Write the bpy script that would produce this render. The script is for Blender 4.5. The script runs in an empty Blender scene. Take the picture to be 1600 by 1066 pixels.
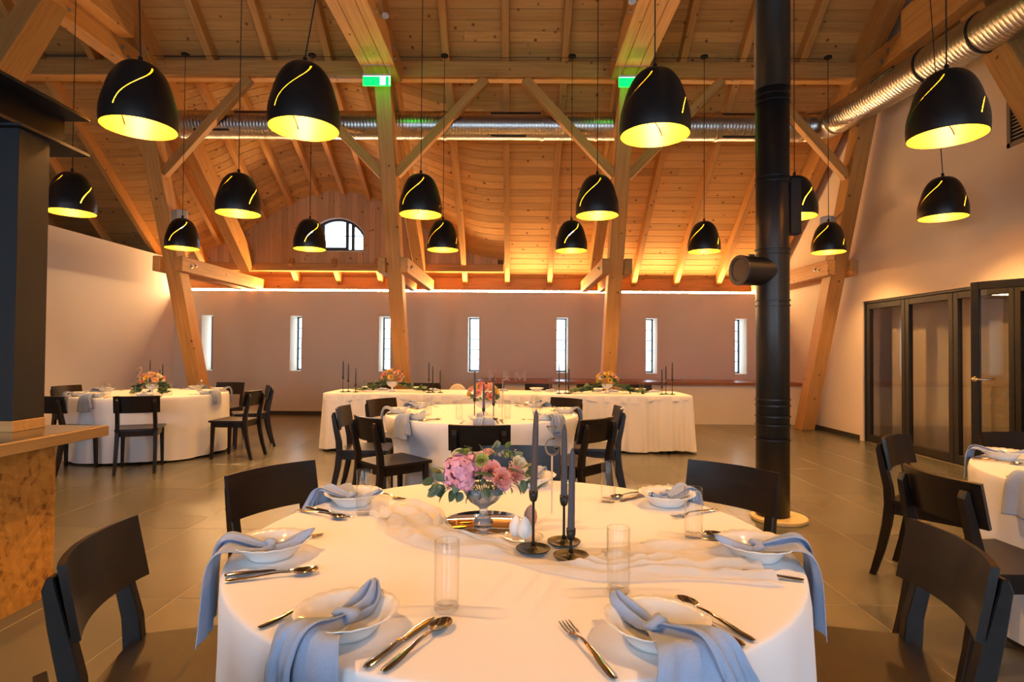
import bpy, bmesh, math, random
from mathutils import Vector, Matrix, noise
R = math.radians
PI = math.pi
rnd = random.Random(7)
SC = bpy.context.scene
COL = SC.collection

# ------------------------------------------------------------------ camera
F = 906.0                      # focal length in pixels of the 1600 px wide frame
HC = 1.29                      # eye height
cam_d = bpy.data.cameras.new('camera')
cam_d.sensor_width = 36.0
cam_d.lens = 36.0 * F / 1600.0
cam_d.clip_start = 0.05
cam = bpy.data.objects.new('camera', cam_d)
COL.objects.link(cam)
CAM_M = (Matrix.Translation((0, 0, HC)) @ Matrix.Rotation(math.atan(5 / F), 4, 'Z')
         @ Matrix.Rotation(R(90) + math.atan(16 / F), 4, 'X') @ Matrix.Rotation(R(0.4), 4, 'Z'))
cam.matrix_world = CAM_M
SC.camera = cam

# ------------------------------------------------------------------ world, exposure
world = bpy.data.worlds.new('overcast_sky')
SC.world = world
world.use_nodes = True
bg = world.node_tree.nodes['Background']
bg.inputs[0].default_value = (0.60, 0.78, 1.0, 1)
bg.inputs[1].default_value = 6.5
SC.view_settings.view_transform = 'Standard'
SC.view_settings.look = 'None'
SC.view_settings.gamma = 1.0
SC.view_settings.use_curve_mapping = False
SC.view_settings.exposure = 0.60
SC.cycles.use_denoising = True
SC.cycles.max_bounces = 7
SC.cycles.diffuse_bounces = 4
SC.cycles.transparent_max_bounces = 12
SC.cycles.caustics_reflective = False
SC.cycles.caustics_refractive = False
SC.cycles.sample_clamp_indirect = 8.0
LAMP_W = 62.0                 # downward beam of each pendant's reflector bulb
GLOW_W = 21.0                  # light of the bulb on the lining of its shade
LAMP_COL = (1.0, 0.52, 0.17)
LED_STRENGTH = 150.0


def portal(name, loc, sx, sz, rot):
    # tells the renderer where the sky comes in through a window opening
    d = bpy.data.lights.new(name, 'AREA')
    d.shape = 'RECTANGLE'
    d.size, d.size_y = sx, sz
    d.cycles.is_portal = True
    o = bpy.data.objects.new(name, d)
    o.location = loc
    o.rotation_euler = rot
    COL.objects.link(o)

# ------------------------------------------------------------------ helpers
CH = {}
WM = {}


def ray(px, py):
    v = Vector(((px - 800) / F, -(py - 533) / F, -1.0))
    return CAM_M.to_3x3() @ v


def at(px, py, z):
    r = ray(px, py)
    t = (z - HC) / r.z
    return Vector((r.x * t, r.y * t, z))


def atd(px, py, d):
    r = ray(px, py)
    t = d / r.y
    return Vector((r.x * t, d, HC + r.z * t))


def mesh(v, f, mat=None, smooth=False, name='m'):
    me = bpy.data.meshes.new(name)
    me.from_pydata([tuple(p) for p in v], [], f)
    if smooth:
        me.polygons.foreach_set('use_smooth', [True] * len(me.polygons))
    if mat:
        me.materials.append(mat)
    me.update()
    return me


def ob(name, me, parent=None, M=None):
    o = bpy.data.objects.new(name, me)
    COL.objects.link(o)
    M = M if M is not None else Matrix.Identity(4)
    WM[o] = M
    if parent:
        o.parent = parent
        CH.setdefault(parent, []).append(o)
        o.matrix_basis = WM[parent].inverted() @ M
    else:
        o.matrix_basis = M
    return o


def tag(o, label=None, cat=None, group=None, kind=None):
    if label:
        o['label'] = label
    if cat:
        o['category'] = cat
    if group:
        o['group'] = group
    if kind:
        o['kind'] = kind
    return o


def TR(x, y, z, rz=0.0):
    return Matrix.Translation((x, y, z)) @ Matrix.Rotation(rz, 4, 'Z')


def thing(name, label, cat, M=None, group=None):
    return tag(ob(name, None, None, M or Matrix.Identity(4)), label, cat, group)


def dup(root, M, label=None, group=None, parent=None):
    c = root.copy()
    COL.objects.link(c)
    if parent is None:
        c.matrix_basis = M
        WM[c] = M
        if label:
            c['label'] = label
        if group:
            c['group'] = group
    else:
        c.parent = parent
        CH.setdefault(parent, []).append(c)
    for k in CH.get(root, []):
        dup(k, None, parent=c)
    return c


class MB:
    """collects pieces of one part"""

    def __init__(s):
        s.v, s.f = [], []

    def add(s, v, f, M=None):
        b = len(s.v)
        s.v += [tuple(M @ Vector(p)) if M else tuple(p) for p in v]
        s.f += [tuple(i + b for i in q) for q in f]
        return s

    def box(s, x0, x1, y0, y1, z0, z1, M=None):
        v = [(x, y, z) for x in (x0, x1) for y in (y0, y1) for z in (z0, z1)]
        return s.add(v, [(0, 1, 3, 2), (4, 6, 7, 5), (0, 4, 5, 1), (2, 3, 7, 6), (0, 2, 6, 4), (1, 5, 7, 3)], M)

    def hexa(s, p):
        # p: 4 bottom points (ccw from above), 4 top points
        return s.add(p, [(3, 2, 1, 0), (4, 5, 6, 7), (0, 1, 5, 4), (1, 2, 6, 5), (2, 3, 7, 6), (3, 0, 4, 7)])

    def prism(s, poly, z0, z1, M=None):
        n = len(poly)
        v = [(x, y, z0) for x, y in poly] + [(x, y, z1) for x, y in poly]
        f = [tuple(range(n - 1, -1, -1)), tuple(range(n, 2 * n))]
        f += [(i, (i + 1) % n, n + (i + 1) % n, n + i) for i in range(n)]
        return s.add(v, f, M)

    def lathe(s, prof, n=24, M=None, cap0=True, cap1=True, rfun=None):
        v, f = [], []
        for k, (r, z) in enumerate(prof):
            for i in range(n):
                a = 2 * PI * i / n
                rr = r * (rfun(a, k) if rfun else 1)
                v.append((rr * math.cos(a), rr * math.sin(a), z))
        for k in range(len(prof) - 1):
            for i in range(n):
                j = (i + 1) % n
                f.append((k * n + i, k * n + j, (k + 1) * n + j, (k + 1) * n + i))
        if cap0:
            f.append(tuple(range(n - 1, -1, -1)))
        if cap1:
            b = (len(prof) - 1) * n
            f.append(tuple(range(b, b + n)))
        return s.add(v, f, M)

    def tube(s, pts, rad, n=8, M=None):
        pts = [Vector(p) for p in pts]
        if not isinstance(rad, (list, tuple)):
            rad = [rad] * len(pts)
        v, f = [], []
        prev = None
        for k, p in enumerate(pts):
            t = (pts[min(k + 1, len(pts) - 1)] - pts[max(k - 1, 0)]).normalized()
            if prev is None:
                u = t.orthogonal().normalized()
            else:
                u = (prev - t * prev.dot(t)).normalized()
            prev = u
            w = t.cross(u)
            for i in range(n):
                a = 2 * PI * i / n
                v.append(p + (u * math.cos(a) + w * math.sin(a)) * rad[k])
        for k in range(len(pts) - 1):
            for i in range(n):
                j = (i + 1) % n
                f.append((k * n + i, k * n + j, (k + 1) * n + j, (k + 1) * n + i))
        f.append(tuple(range(n - 1, -1, -1)))
        b = (len(pts) - 1) * n
        f.append(tuple(range(b, b + n)))
        return s.add(v, f, M)

    def grid(s, fn, nu, nv, thick=0.0, wrap=False):
        P = [[Vector(fn(i / nu, j / nv)) for i in range(nu + (0 if wrap else 1))] for j in range(nv + 1)]
        W = len(P[0])
        v = [p for row in P for p in row]
        f = []
        for j in range(nv):
            for i in range(nu):
                a, b = j * W + i, j * W + (i + 1) % W
                f.append((a, b, b + W, a + W))
        if thick:
            # normals by finite differences
            N = []
            for j in range(nv + 1):
                for i in range(W):
                    if wrap:
                        du = P[j][(i + 1) % W] - P[j][i - 1]
                    else:
                        du = P[j][min(i + 1, W - 1)] - P[j][max(i - 1, 0)]
                    dv = P[min(j + 1, nv)][i] - P[max(j - 1, 0)][i]
                    N.append(du.cross(dv).normalized())
            m = len(v)
            v2 = [p - n * thick for p, n in zip(v, N)]
            f2 = [tuple(m + q for q in reversed(t)) for t in f]
            e = []
            for i in range(nu):
                b = (i + 1) % W
                e.append((b, i, m + i, m + b))
                t = nv * W
                e.append((t + i, t + b, m + t + b, m + t + i))
            if not wrap:
                for j in range(nv):
                    a, c = j * W, (j + 1) * W
                    e.append((a, c, m + c, m + a))
                    a, c = a + W - 1, c + W - 1
                    e.append((c, a, m + a, m + c))
            v, f = v + v2, f + f2 + e
        return s.add(v, f)

    def mesh(s, mat, smooth=False, bevel=0.0, seg=1, auto=None):
        me = mesh(s.v, s.f, mat, smooth)
        if bevel or auto:
            bm = bmesh.new()
            bm.from_mesh(me)
            if bevel:
                bmesh.ops.bevel(bm, geom=[e for e in bm.edges if e.calc_face_angle(0) > 0.5], offset=bevel,
                                segments=seg, affect='EDGES', profile=0.6)
            if auto:
                for fc in bm.faces:
                    fc.smooth = True
                for e in bm.edges:
                    if e.calc_face_angle(0) > auto:
                        e.smooth = False
            bm.to_mesh(me)
            bm.free()
        return me

    def build(s, name, mat, parent=None, M=None, **k):
        return ob(name, s.mesh(mat, **k), parent, M)


def frame(A, B, up=(0, 0, 1)):
    """matrix with local x from A towards B, local z near up, origin in the middle"""
    A, B = Vector(A), Vector(B)
    x = (B - A).normalized()
    up = Vector(up)
    if abs(x.dot(up)) > 0.99:
        up = Vector((0, 1, 0))
    y = up.cross(x).normalized()
    z = x.cross(y)
    M = Matrix((x, y, z)).transposed().to_4x4()
    M.translation = (A + B) / 2
    return M


BEAMS = {}


def beam(name, A, B, w, h, mat, parent=None, up=(0, 0, 1), bev=0.006):
    L = (Vector(B) - Vector(A)).length
    key = (round(L, 4), w, h, mat.name, bev)
    if key not in BEAMS:
        BEAMS[key] = MB().box(-L / 2, L / 2, -w / 2, w / 2, -h / 2, h / 2).mesh(mat, bevel=bev)
    return ob(name, BEAMS[key], parent, frame(A, B, up))


def hexbeam(name, pts8, A, B, mat, parent=None, bev=0.006):
    M = frame(A, B)
    Mi = M.inverted()
    return MB().hexa([Mi @ Vector(p) for p in pts8]).build(name, mat, parent, M, bevel=bev)

# ------------------------------------------------------------------ materials
MAT = {}


def newmat(name):
    m = bpy.data.materials.new(name)
    m.use_nodes = True
    MAT[name] = m
    nt = m.node_tree
    return m, nt, nt.nodes['Principled BSDF'], nt.links.new


def plain(name, col, rough=0.5, metal=0.0, spec=0.5, noise_amt=0.0, noise_scale=8.0, bump=0.0, bump_scale=200.0,
          emit=None, estr=0.0, coat=0.0, sheen=0.0, trans=0.0):
    m, nt, b, L = newmat(name)
    b.inputs['Base Color'].default_value = (*col, 1)
    b.inputs['Roughness'].default_value = rough
    b.inputs['Metallic'].default_value = metal
    b.inputs['Specular IOR Level'].default_value = spec
    b.inputs['Coat Weight'].default_value = coat
    b.inputs['Sheen Weight'].default_value = sheen
    b.inputs['Transmission Weight'].default_value = trans
    if emit:
        b.inputs['Emission Color'].default_value = (*emit, 1)
        b.inputs['Emission Strength'].default_value = estr
    if noise_amt or bump:
        tc = nt.nodes.new('ShaderNodeTexCoord')
    if noise_amt:
        n = nt.nodes.new('ShaderNodeTexNoise')
        n.inputs['Scale'].default_value = noise_scale
        n.inputs['Detail'].default_value = 5
        L(tc.outputs['Object'], n.inputs['Vector'])
        mx = nt.nodes.new('ShaderNodeMix')
        mx.data_type = 'RGBA'
        mx.inputs[6].default_value = (*[c * (1 - noise_amt) for c in col], 1)
        mx.inputs[7].default_value = (*[min(1, c * (1 + noise_amt)) for c in col], 1)
        L(n.outputs['Fac'], mx.inputs[0])
        L(mx.outputs[2], b.inputs['Base Color'])
    if bump:
        n2 = nt.nodes.new('ShaderNodeTexNoise')
        n2.inputs['Scale'].default_value = bump_scale
        n2.inputs['Detail'].default_value = 3
        L(tc.outputs['Object'], n2.inputs['Vector'])
        bp = nt.nodes.new('ShaderNodeBump')
        bp.inputs['Strength'].default_value = bump
        bp.inputs['Distance'].default_value = 0.01
        L(n2.outputs['Fac'], bp.inputs['Height'])
        L(bp.outputs['Normal'], b.inputs['Normal'])
    return m


def wood(name, c1, c2, ck, rough=0.55, axis=0, knots=0.085, kscale=6.0, stretch=14.0, lam=0.0, spec=0.4):
    """spruce-like wood with the grain along one local axis, knots and a colour of its own for each piece"""
    m, nt, b, L = newmat(name)
    N = nt.nodes.new
    tc = N('ShaderNodeTexCoord')
    oi = N('ShaderNodeObjectInfo')
    vm = N('ShaderNodeVectorMath')
    vm.operation = 'MULTIPLY'
    vm.inputs[1].default_value = (37.0, 19.0, 53.0)
    cb = N('ShaderNodeCombineXYZ')
    for i in range(3):
        L(oi.outputs['Random'], cb.inputs[i])
    L(cb.outputs[0], vm.inputs[0])
    ad = N('ShaderNodeVectorMath')
    L(tc.outputs['Object'], ad.inputs[0])
    L(vm.outputs[0], ad.inputs[1])
    mp = N('ShaderNodeMapping')
    sc = [stretch] * 3
    sc[axis] = 0.7
    mp.inputs['Scale'].default_value = sc
    L(ad.outputs[0], mp.inputs['Vector'])
    n1 = N('ShaderNodeTexNoise')
    n1.inputs['Scale'].default_value = 2.2
    n1.inputs['Detail'].default_value = 8
    n1.inputs['Roughness'].default_value = 0.62
    L(mp.outputs[0], n1.inputs['Vector'])
    r1 = N('ShaderNodeMapRange')
    r1.inputs[1].default_value = 0.35
    r1.inputs[2].default_value = 0.68
    L(n1.outputs['Fac'], r1.inputs[0])
    mx = N('ShaderNodeMix')
    mx.data_type = 'RGBA'
    mx.inputs[6].default_value = (*c1, 1)
    mx.inputs[7].default_value = (*c2, 1)
    L(r1.outputs[0], mx.inputs[0])
    # tone of each piece
    hs = N('ShaderNodeHueSaturation')
    rr = N('ShaderNodeMapRange')
    rr.inputs[3].default_value = 0.82
    rr.inputs[4].default_value = 1.12
    L(oi.outputs['Random'], rr.inputs[0])
    L(rr.outputs[0], hs.inputs['Value'])
    L(mx.outputs[2], hs.inputs['Color'])
    out = hs.outputs[0]
    if knots:
        vo = N('ShaderNodeTexVoronoi')
        vo.inputs['Scale'].default_value = kscale
        L(ad.outputs[0], vo.inputs['Vector'])
        r2 = N('ShaderNodeMapRange')
        r2.inputs[1].default_value = knots * 0.45
        r2.inputs[2].default_value = knots
        r2.inputs[3].default_value = 1.0
        r2.inputs[4].default_value = 0.0
        L(vo.outputs['Distance'], r2.inputs[0])
        m2 = N('ShaderNodeMix')
        m2.data_type = 'RGBA'
        m2.inputs[7].default_value = (*ck, 1)
        L(r2.outputs[0], m2.inputs[0])
        L(out, m2.inputs[6])
        out = m2.outputs[2]
    L(out, b.inputs['Base Color'])
    b.inputs['Roughness'].default_value = rough
    b.inputs['Specular IOR Level'].default_value = spec
    bp = N('ShaderNodeBump')
    bp.inputs['Strength'].default_value = 0.12
    bp.inputs['Distance'].default_value = 0.004
    L(n1.outputs['Fac'], bp.inputs['Height'])
    L(bp.outputs['Normal'], b.inputs['Normal'])
    return m


def thin_glass(name, tint=(1, 1, 1), refl=1.0, rough=0.0, base=0.045):
    m = bpy.data.materials.new(name)
    m.use_nodes = True
    MAT[name] = m
    nt = m.node_tree
    nt.nodes.clear()
    N, L = nt.nodes.new, nt.links.new
    o = N('ShaderNodeOutputMaterial')
    t = N('ShaderNodeBsdfTransparent')
    t.inputs[0].default_value = (*tint, 1)
    g = N('ShaderNodeBsdfGlossy')
    g.inputs['Roughness'].default_value = rough
    lw = N('ShaderNodeLayerWeight')
    lw.inputs[0].default_value = 0.5
    pw = N('ShaderNodeMath')
    pw.operation = 'POWER'
    pw.inputs[1].default_value = 4.0
    mu = N('ShaderNodeMath')
    mu.operation = 'MULTIPLY_ADD'
    mu.inputs[1].default_value = 0.9 * min(refl, 1.0)
    mu.inputs[2].default_value = base * refl
    L(lw.outputs['Facing'], pw.inputs[0])
    fr = pw
    mx = N('ShaderNodeMixShader')
    L(fr.outputs[0], mu.inputs[0])
    L(mu.outputs[0], mx.inputs[0])
    L(t.outputs[0], mx.inputs[1])
    L(g.outputs[0], mx.inputs[2])
    L(mx.outputs[0], o.inputs[0])
    return m


W1, W2, WK = (0.73, 0.39, 0.12), (0.58, 0.27, 0.07), (0.20, 0.085, 0.03)
TIMBER = wood('spruce_timber', W1, W2, WK, axis=0, knots=0.12, kscale=4.6)
PLANK = wood('spruce_plank', (0.75, 0.42, 0.135), (0.63, 0.31, 0.08), (0.22, 0.085, 0.028), axis=0, knots=0.165, kscale=5.5)
PLANKV = wood('spruce_board_upright', (0.74, 0.48, 0.26), (0.62, 0.37, 0.17), (0.24, 0.10, 0.035), axis=2, knots=0.15, kscale=5.5)
DECK = plain('roof_deck_wood', (0.20, 0.11, 0.05), 0.8)
LEDGEW = wood('ledge_wood', (0.36, 0.15, 0.06), (0.25, 0.09, 0.035), WK, axis=0, knots=0, rough=0.35)
WALL = plain('warm_lit_plaster', (0.85, 0.72, 0.57), 0.85, spec=0.2, noise_amt=0.03, noise_scale=3, bump=0.12, bump_scale=120)  # white plaster with the warm LED light put into its colour
WALLW = plain('white_paint', (0.84, 0.81, 0.79), 0.8, spec=0.25, noise_amt=0.02, noise_scale=3)
BASEM = plain('dark_skirting', (0.03, 0.026, 0.022), 0.5)
GROUT = plain('floor_grout', (0.25, 0.22, 0.17), 0.8)
BLACKM = plain('black_lacquer', (0.011, 0.010, 0.010), 0.35, spec=0.5)
STOVE = plain('black_flue_steel', (0.012, 0.0115, 0.012), 0.38, spec=0.5)
STEEL = plain('anthracite_steel', (0.016, 0.016, 0.018), 0.6, spec=0.25)
GOLD = plain('gold_lining', (0.90, 0.60, 0.035), 0.4, metal=0.0, spec=0.4)
CHAIRW = wood('dark_wenge', (0.016, 0.0092, 0.0062), (0.008, 0.0048, 0.0036), (0.006, 0.004, 0.003), axis=0, knots=0, rough=0.34, stretch=20, spec=0.38)
CLOTH = plain('white_tablecloth', (0.88, 0.86, 0.87), 0.9, spec=0.15, sheen=0.1, bump=0.05, bump_scale=500)
SATIN = plain('cream_satin_cloth', (0.86, 0.80, 0.72), 0.5, spec=0.35, sheen=0.1)
LINEN = plain('blue_grey_linen', (0.37, 0.43, 0.58), 0.95, spec=0.1, noise_amt=0.12, noise_scale=320, bump=0.3, bump_scale=700, sheen=0.15)
CHINA = plain('white_porcelain', (0.82, 0.80, 0.77), 0.12, spec=0.6)
CUTL = plain('polished_steel', (0.80, 0.78, 0.74), 0.10, metal=1.0)
ZINC = plain('galvanised_steel', (0.60, 0.58, 0.54), 0.30, metal=1.0, noise_amt=0.08, noise_scale=30)
FRAME = plain('door_frame_aluminium', (0.018, 0.016, 0.014), 0.5, spec=0.4)
WFRAME = plain('window_frame_paint', (0.05, 0.075, 0.085), 0.45)
GLASS = thin_glass('clear_glass', (0.97, 0.98, 0.98), 1.0)
DGLASS = thin_glass('door_glass', (0.90, 0.89, 0.86), 2.0)
TUMBLER = thin_glass('tumbler_glass', (0.985, 0.985, 0.98), 1.0, 0.0, 0.02)
CRYSTAL = plain('cut_crystal', (0.93, 0.95, 0.95), 0.06, trans=0.78, spec=0.8)
IRON = plain('blackened_iron', (0.009, 0.008, 0.007), 0.42, spec=0.45)
IRONB = plain('bronze_black_iron', (0.030, 0.023, 0.009), 0.42, metal=0.6)
CANDLE = plain('grey_candle_wax', (0.070, 0.068, 0.080), 0.5, spec=0.3)
CANDLEB = plain('taupe_candle_wax', (0.095, 0.066, 0.060), 0.5, spec=0.3)
WICK = plain('candle_wick', (0.5, 0.45, 0.38), 0.9)
PLY = wood('pale_plywood', (0.66, 0.47, 0.31), (0.56, 0.37, 0.22), WK, axis=2, knots=0)
WHITEP = plain('white_plastic', (0.74, 0.74, 0.73), 0.4)
SOCK = plain('socket_plastic', (0.80, 0.74, 0.68), 0.5)
CURT = plain('sheer_curtain', (0.82, 0.77, 0.68), 0.9, spec=0.1)
CREAM = plain('cream_plate', (0.75, 0.56, 0.27), 0.5)
CREAMC = plain('cream_leatherette', (0.80, 0.66, 0.42), 0.45)
MIRROR = plain('mirror_glass', (0.88, 0.86, 0.82), 0.03, metal=1.0)
BRUSHED = plain('brushed_steel_top', (0.50, 0.48, 0.44), 0.22, metal=1.0)
EGG = plain('white_wax', (0.86, 0.82, 0.78), 0.35, spec=0.5)
BROWNW = plain('pink_brown_wax', (0.46, 0.27, 0.20), 0.4, spec=0.5)
LEAF = plain('eucalyptus_leaf', (0.075, 0.135, 0.065), 0.5, noise_amt=0.3, noise_scale=25)
LEAF2 = plain('grey_green_leaf', (0.13, 0.19, 0.12), 0.55, noise_amt=0.25, noise_scale=25)
LEAF3 = plain('fresh_green_leaf', (0.17, 0.23, 0.045), 0.5, noise_amt=0.3, noise_scale=25)
STEM = plain('green_stem', (0.12, 0.16, 0.05), 0.6)
PINK = plain('pink_petal', (0.84, 0.36, 0.46), 0.7, noise_amt=0.38, noise_scale=55, spec=0.2)
ROSE = plain('salmon_petal', (0.88, 0.38, 0.30), 0.7, noise_amt=0.18, noise_scale=40, spec=0.2)
PEACH = plain('peach_petal', (0.88, 0.52, 0.34), 0.7, noise_amt=0.15, noise_scale=40, spec=0.2)
CREAMP = plain('cream_petal', (0.85, 0.74, 0.50), 0.7, noise_amt=0.12, noise_scale=40, spec=0.2)
YELLOW = plain('yellow_petal', (0.88, 0.60, 0.12), 0.7, noise_amt=0.12, noise_scale=40, spec=0.2)
BUDG = plain('green_bud', (0.42, 0.46, 0.10), 0.6, noise_amt=0.2, noise_scale=40)
BULB = plain('glowing_bulb', (1, 0.8, 0.5), 0.5, emit=(1.0, 0.72, 0.36), estr=26.0)
LED = plain('led_strip_glow', (1, 0.8, 0.5), 0.5, emit=(1.0, 0.58, 0.24), estr=LED_STRENGTH)
EXITG = plain('exit_sign_green', (0.0, 0.5, 0.1), 0.5, emit=(0.0, 1.0, 0.035), estr=4.5)
EXITW = plain('exit_sign_white', (0.9, 1.0, 0.9), 0.5, emit=(0.80, 1.0, 0.88), estr=1.6)
EXITF = plain('exit_sign_figure', (0.05, 0.5, 0.2), 0.5, emit=(0.05, 0.75, 0.25), estr=0.8)


def tulle_mat():
    m = bpy.data.materials.new('sheer_tulle')
    m.use_nodes = True
    nt = m.node_tree
    nt.nodes.clear()
    N, L = nt.nodes.new, nt.links.new
    o = N('ShaderNodeOutputMaterial')
    t = N('ShaderNodeBsdfTransparent')
    d = N('ShaderNodeBsdfDiffuse')
    d.inputs[0].default_value = (0.86, 0.83, 0.80, 1)
    tl = N('ShaderNodeBsdfTranslucent')
    tl.inputs[0].default_value = (0.86, 0.83, 0.80, 1)
    a = N('ShaderNodeMixShader')
    a.inputs[0].default_value = 0.4
    L(d.outputs[0], a.inputs[1])
    L(tl.outputs[0], a.inputs[2])
    b = N('ShaderNodeMixShader')
    b.inputs[0].default_value = 0.84
    L(t.outputs[0], b.inputs[1])
    L(a.outputs[0], b.inputs[2])
    L(b.outputs[0], o.inputs[0])
    return m


TULLE = tulle_mat()


def tile_mat():
    m, nt, b, L = newmat('grey_stone_tile')
    N = nt.nodes.new
    tc = N('ShaderNodeTexCoord')
    oi = N('ShaderNodeObjectInfo')
    ad = N('ShaderNodeVectorMath')
    mu = N('ShaderNodeMath')
    mu.operation = 'MULTIPLY'
    mu.inputs[1].default_value = 40
    L(oi.outputs['Random'], mu.inputs[0])
    cb = N('ShaderNodeCombineXYZ')
    L(mu.outputs[0], cb.inputs[0])
    L(mu.outputs[0], cb.inputs[2])
    L(tc.outputs['Object'], ad.inputs[0])
    L(cb.outputs[0], ad.inputs[1])
    n = N('ShaderNodeTexNoise')
    n.inputs['Scale'].default_value = 1.8
    n.inputs['Detail'].default_value = 2
    L(ad.outputs[0], n.inputs['Vector'])
    mx = N('ShaderNodeMix')
    mx.data_type = 'RGBA'
    mx.inputs[6].default_value = (0.104, 0.097, 0.072, 1)
    mx.inputs[7].default_value = (0.138, 0.129, 0.098, 1)
    L(n.outputs['Fac'], mx.inputs[0])
    hs = N('ShaderNodeHueSaturation')
    rr = N('ShaderNodeMapRange')
    rr.inputs[3].default_value = 0.9
    rr.inputs[4].default_value = 1.1
    L(oi.outputs['Random'], rr.inputs[0])
    L(rr.outputs[0], hs.inputs['Value'])
    L(mx.outputs[2], hs.inputs['Color'])
    L(hs.outputs[0], b.inputs['Base Color'])
    b.inputs['Roughness'].default_value = 0.27
    b.inputs['Specular IOR Level'].default_value = 0.5
    return m


TILE = tile_mat()


def osb_mat():
    m, nt, b, L = newmat('osb_flakes')
    N = nt.nodes.new
    tc = N('ShaderNodeTexCoord')
    prev = None
    for k, (sc, rot) in enumerate((((8, 7, 26), 0.35), ((8, 7.5, 30), 1.35), ((8, 6, 24), -0.75))):
        mr = N('ShaderNodeMapping')
        mr.inputs['Rotation'].default_value = (rot, 0, 0)
        mr.inputs['Location'].default_value = (k * 3.1, k * 1.7, 0)
        L(tc.outputs['Object'], mr.inputs['Vector'])
        mp = N('ShaderNodeMapping')
        mp.inputs['Scale'].default_value = sc
        L(mr.outputs[0], mp.inputs['Vector'])
        vo = N('ShaderNodeTexVoronoi')
        vo.inputs['Scale'].default_value = 1.6
        L(mp.outputs[0], vo.inputs['Vector'])
        sep = N('ShaderNodeSeparateColor')
        L(vo.outputs['Color'], sep.inputs[0])
        if prev is None:
            prev = sep.outputs[0]
        else:
            mm = N('ShaderNodeMath')
            mm.operation = 'ADD'
            L(prev, mm.inputs[0])
            L(sep.outputs[0], mm.inputs[1])
            prev = mm.outputs[0]
    cr = N('ShaderNodeValToRGB')
    e = cr.color_ramp.elements
    e[0].position = 0.0
    e[0].color = (0.12, 0.045, 0.008, 1)
    e[1].position = 1.0
    e[1].color = (0.74, 0.38, 0.075, 1)
    for p, c in ((0.22, (0.34, 0.14, 0.022, 1)), (0.4, (0.54, 0.25, 0.04, 1)), (0.7, (0.64, 0.31, 0.055, 1))):
        x = cr.color_ramp.elements.new(p)
        x.color = c
    dv = N('ShaderNodeMath')
    dv.operation = 'DIVIDE'
    dv.inputs[1].default_value = 3.0
    L(prev, dv.inputs[0])
    L(dv.outputs[0], cr.inputs[0])
    L(cr.outputs[0], b.inputs['Base Color'])
    b.inputs['Roughness'].default_value = 0.6
    bp = N('ShaderNodeBump')
    bp.inputs['Strength'].default_value = 0.2
    bp.inputs['Distance'].default_value = 0.003
    L(prev, bp.inputs['Height'])
    L(bp.outputs['Normal'], b.inputs['Normal'])
    return m


OSB = osb_mat()
# ================================================================== the building
XR, XL, XO, DB, DF = 5.15, -6.79, -9.0, 11.5, -2.5
TAN = 0.817
RIDGE = 4.5
TX = [-5.27, -1.86, 1.53, 4.92]
DXC = -3.5


def U(d):                      # underside of the rafters of the main roof
    return 2.59 + TAN * (11.7 - d) if d >= RIDGE else 2.59 + TAN * (11.7 - RIDGE) - TAN * (RIDGE - d)


def bump(x, d):                # eyebrow dormer lifts the roof over the second bay
    if d < 8.405:
        return 0.0
    a = (x - DXC) / 3.2
    if abs(a) >= 1:
        return 0.0
    w = min(1.0, 0.35 + 0.65 * (d - 8.42) / (11.35 - 8.42))
    b = 1.32 * math.cos(a * PI / 2) ** 2 * w
    if d > 11.36:              # the dormer eaves run out level
        b += TAN * (d - 11.36) * min(1.0, b / 0.3)
    return b


PL = 0.2325                    # planking above the rafter underside

# ---------------------------------------------------------------- floor
floor = tag(MB().box(XO - 0.3, 6.9, DF - 0.3, 12.0, -0.25, -0.0012).build('floor', GROUT), kind='structure')
TW, TD = 0.585, 1.17
tile_me = {}
for i in range(-10, 14):
    for j in range(-5, 9):
        x0, x1 = -1.75 + i * TW, -1.75 + (i + 1) * TW
        y0, y1 = 3.01 + j * TD, 3.01 + (j + 1) * TD
        x0, x1, y0, y1 = max(x0, XL), min(x1, XR), max(y0, DF), min(y1, DB)
        if x1 - x0 < 0.02 or y1 - y0 < 0.02:
            continue
        key = (round(x1 - x0, 3), round(y1 - y0, 3))
        if key not in tile_me:
            a, b = (x1 - x0) / 2 - 0.0022, (y1 - y0) / 2 - 0.0022
            tile_me[key] = MB().box(-a, a, -b, b, -0.012, 0).mesh(TILE, bevel=0.0012)
        ob('tile', tile_me[key], floor, TR((x0 + x1) / 2, (y0 + y1) / 2, 0))

# ---------------------------------------------------------------- ceiling: deck, planks, rafters, purlin
xs = [XO - 0.2 + 0.2 * i for i in range(74)]
ds = [-2.95, RIDGE, 8.40, 8.41, 9.0, 9.6, 10.2, 10.8, 11.35, 12.05]
v, f = [], []
for lift in (PL + 0.024, PL + 0.12):
    for d in ds:
        for x in xs:
            v.append((x, d, U(d) + bump(x, d) + lift))
nx, nd = len(xs), len(ds)
for j in range(nd - 1):
    for i in range(nx - 1):
        a = j * nx + i
        f.append((a, a + nx, a + nx + 1, a + 1))
        b = a + nx * nd
        f.append((b, b + 1, b + nx + 1, b + nx))
for i in range(nx - 1):
    for j in (0, nd - 1):
        a = j * nx + i
        f.append((a, a + 1, a + 1 + nx * nd, a + nx * nd))
for j in range(nd - 1):
    for i in (0, nx - 1):
        a = j * nx + i
        f.append((a, a + nx, a + nx + nx * nd, a + nx * nd))
ceiling = tag(ob('ceiling', mesh(v, f, DECK)), kind='structure')

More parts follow.
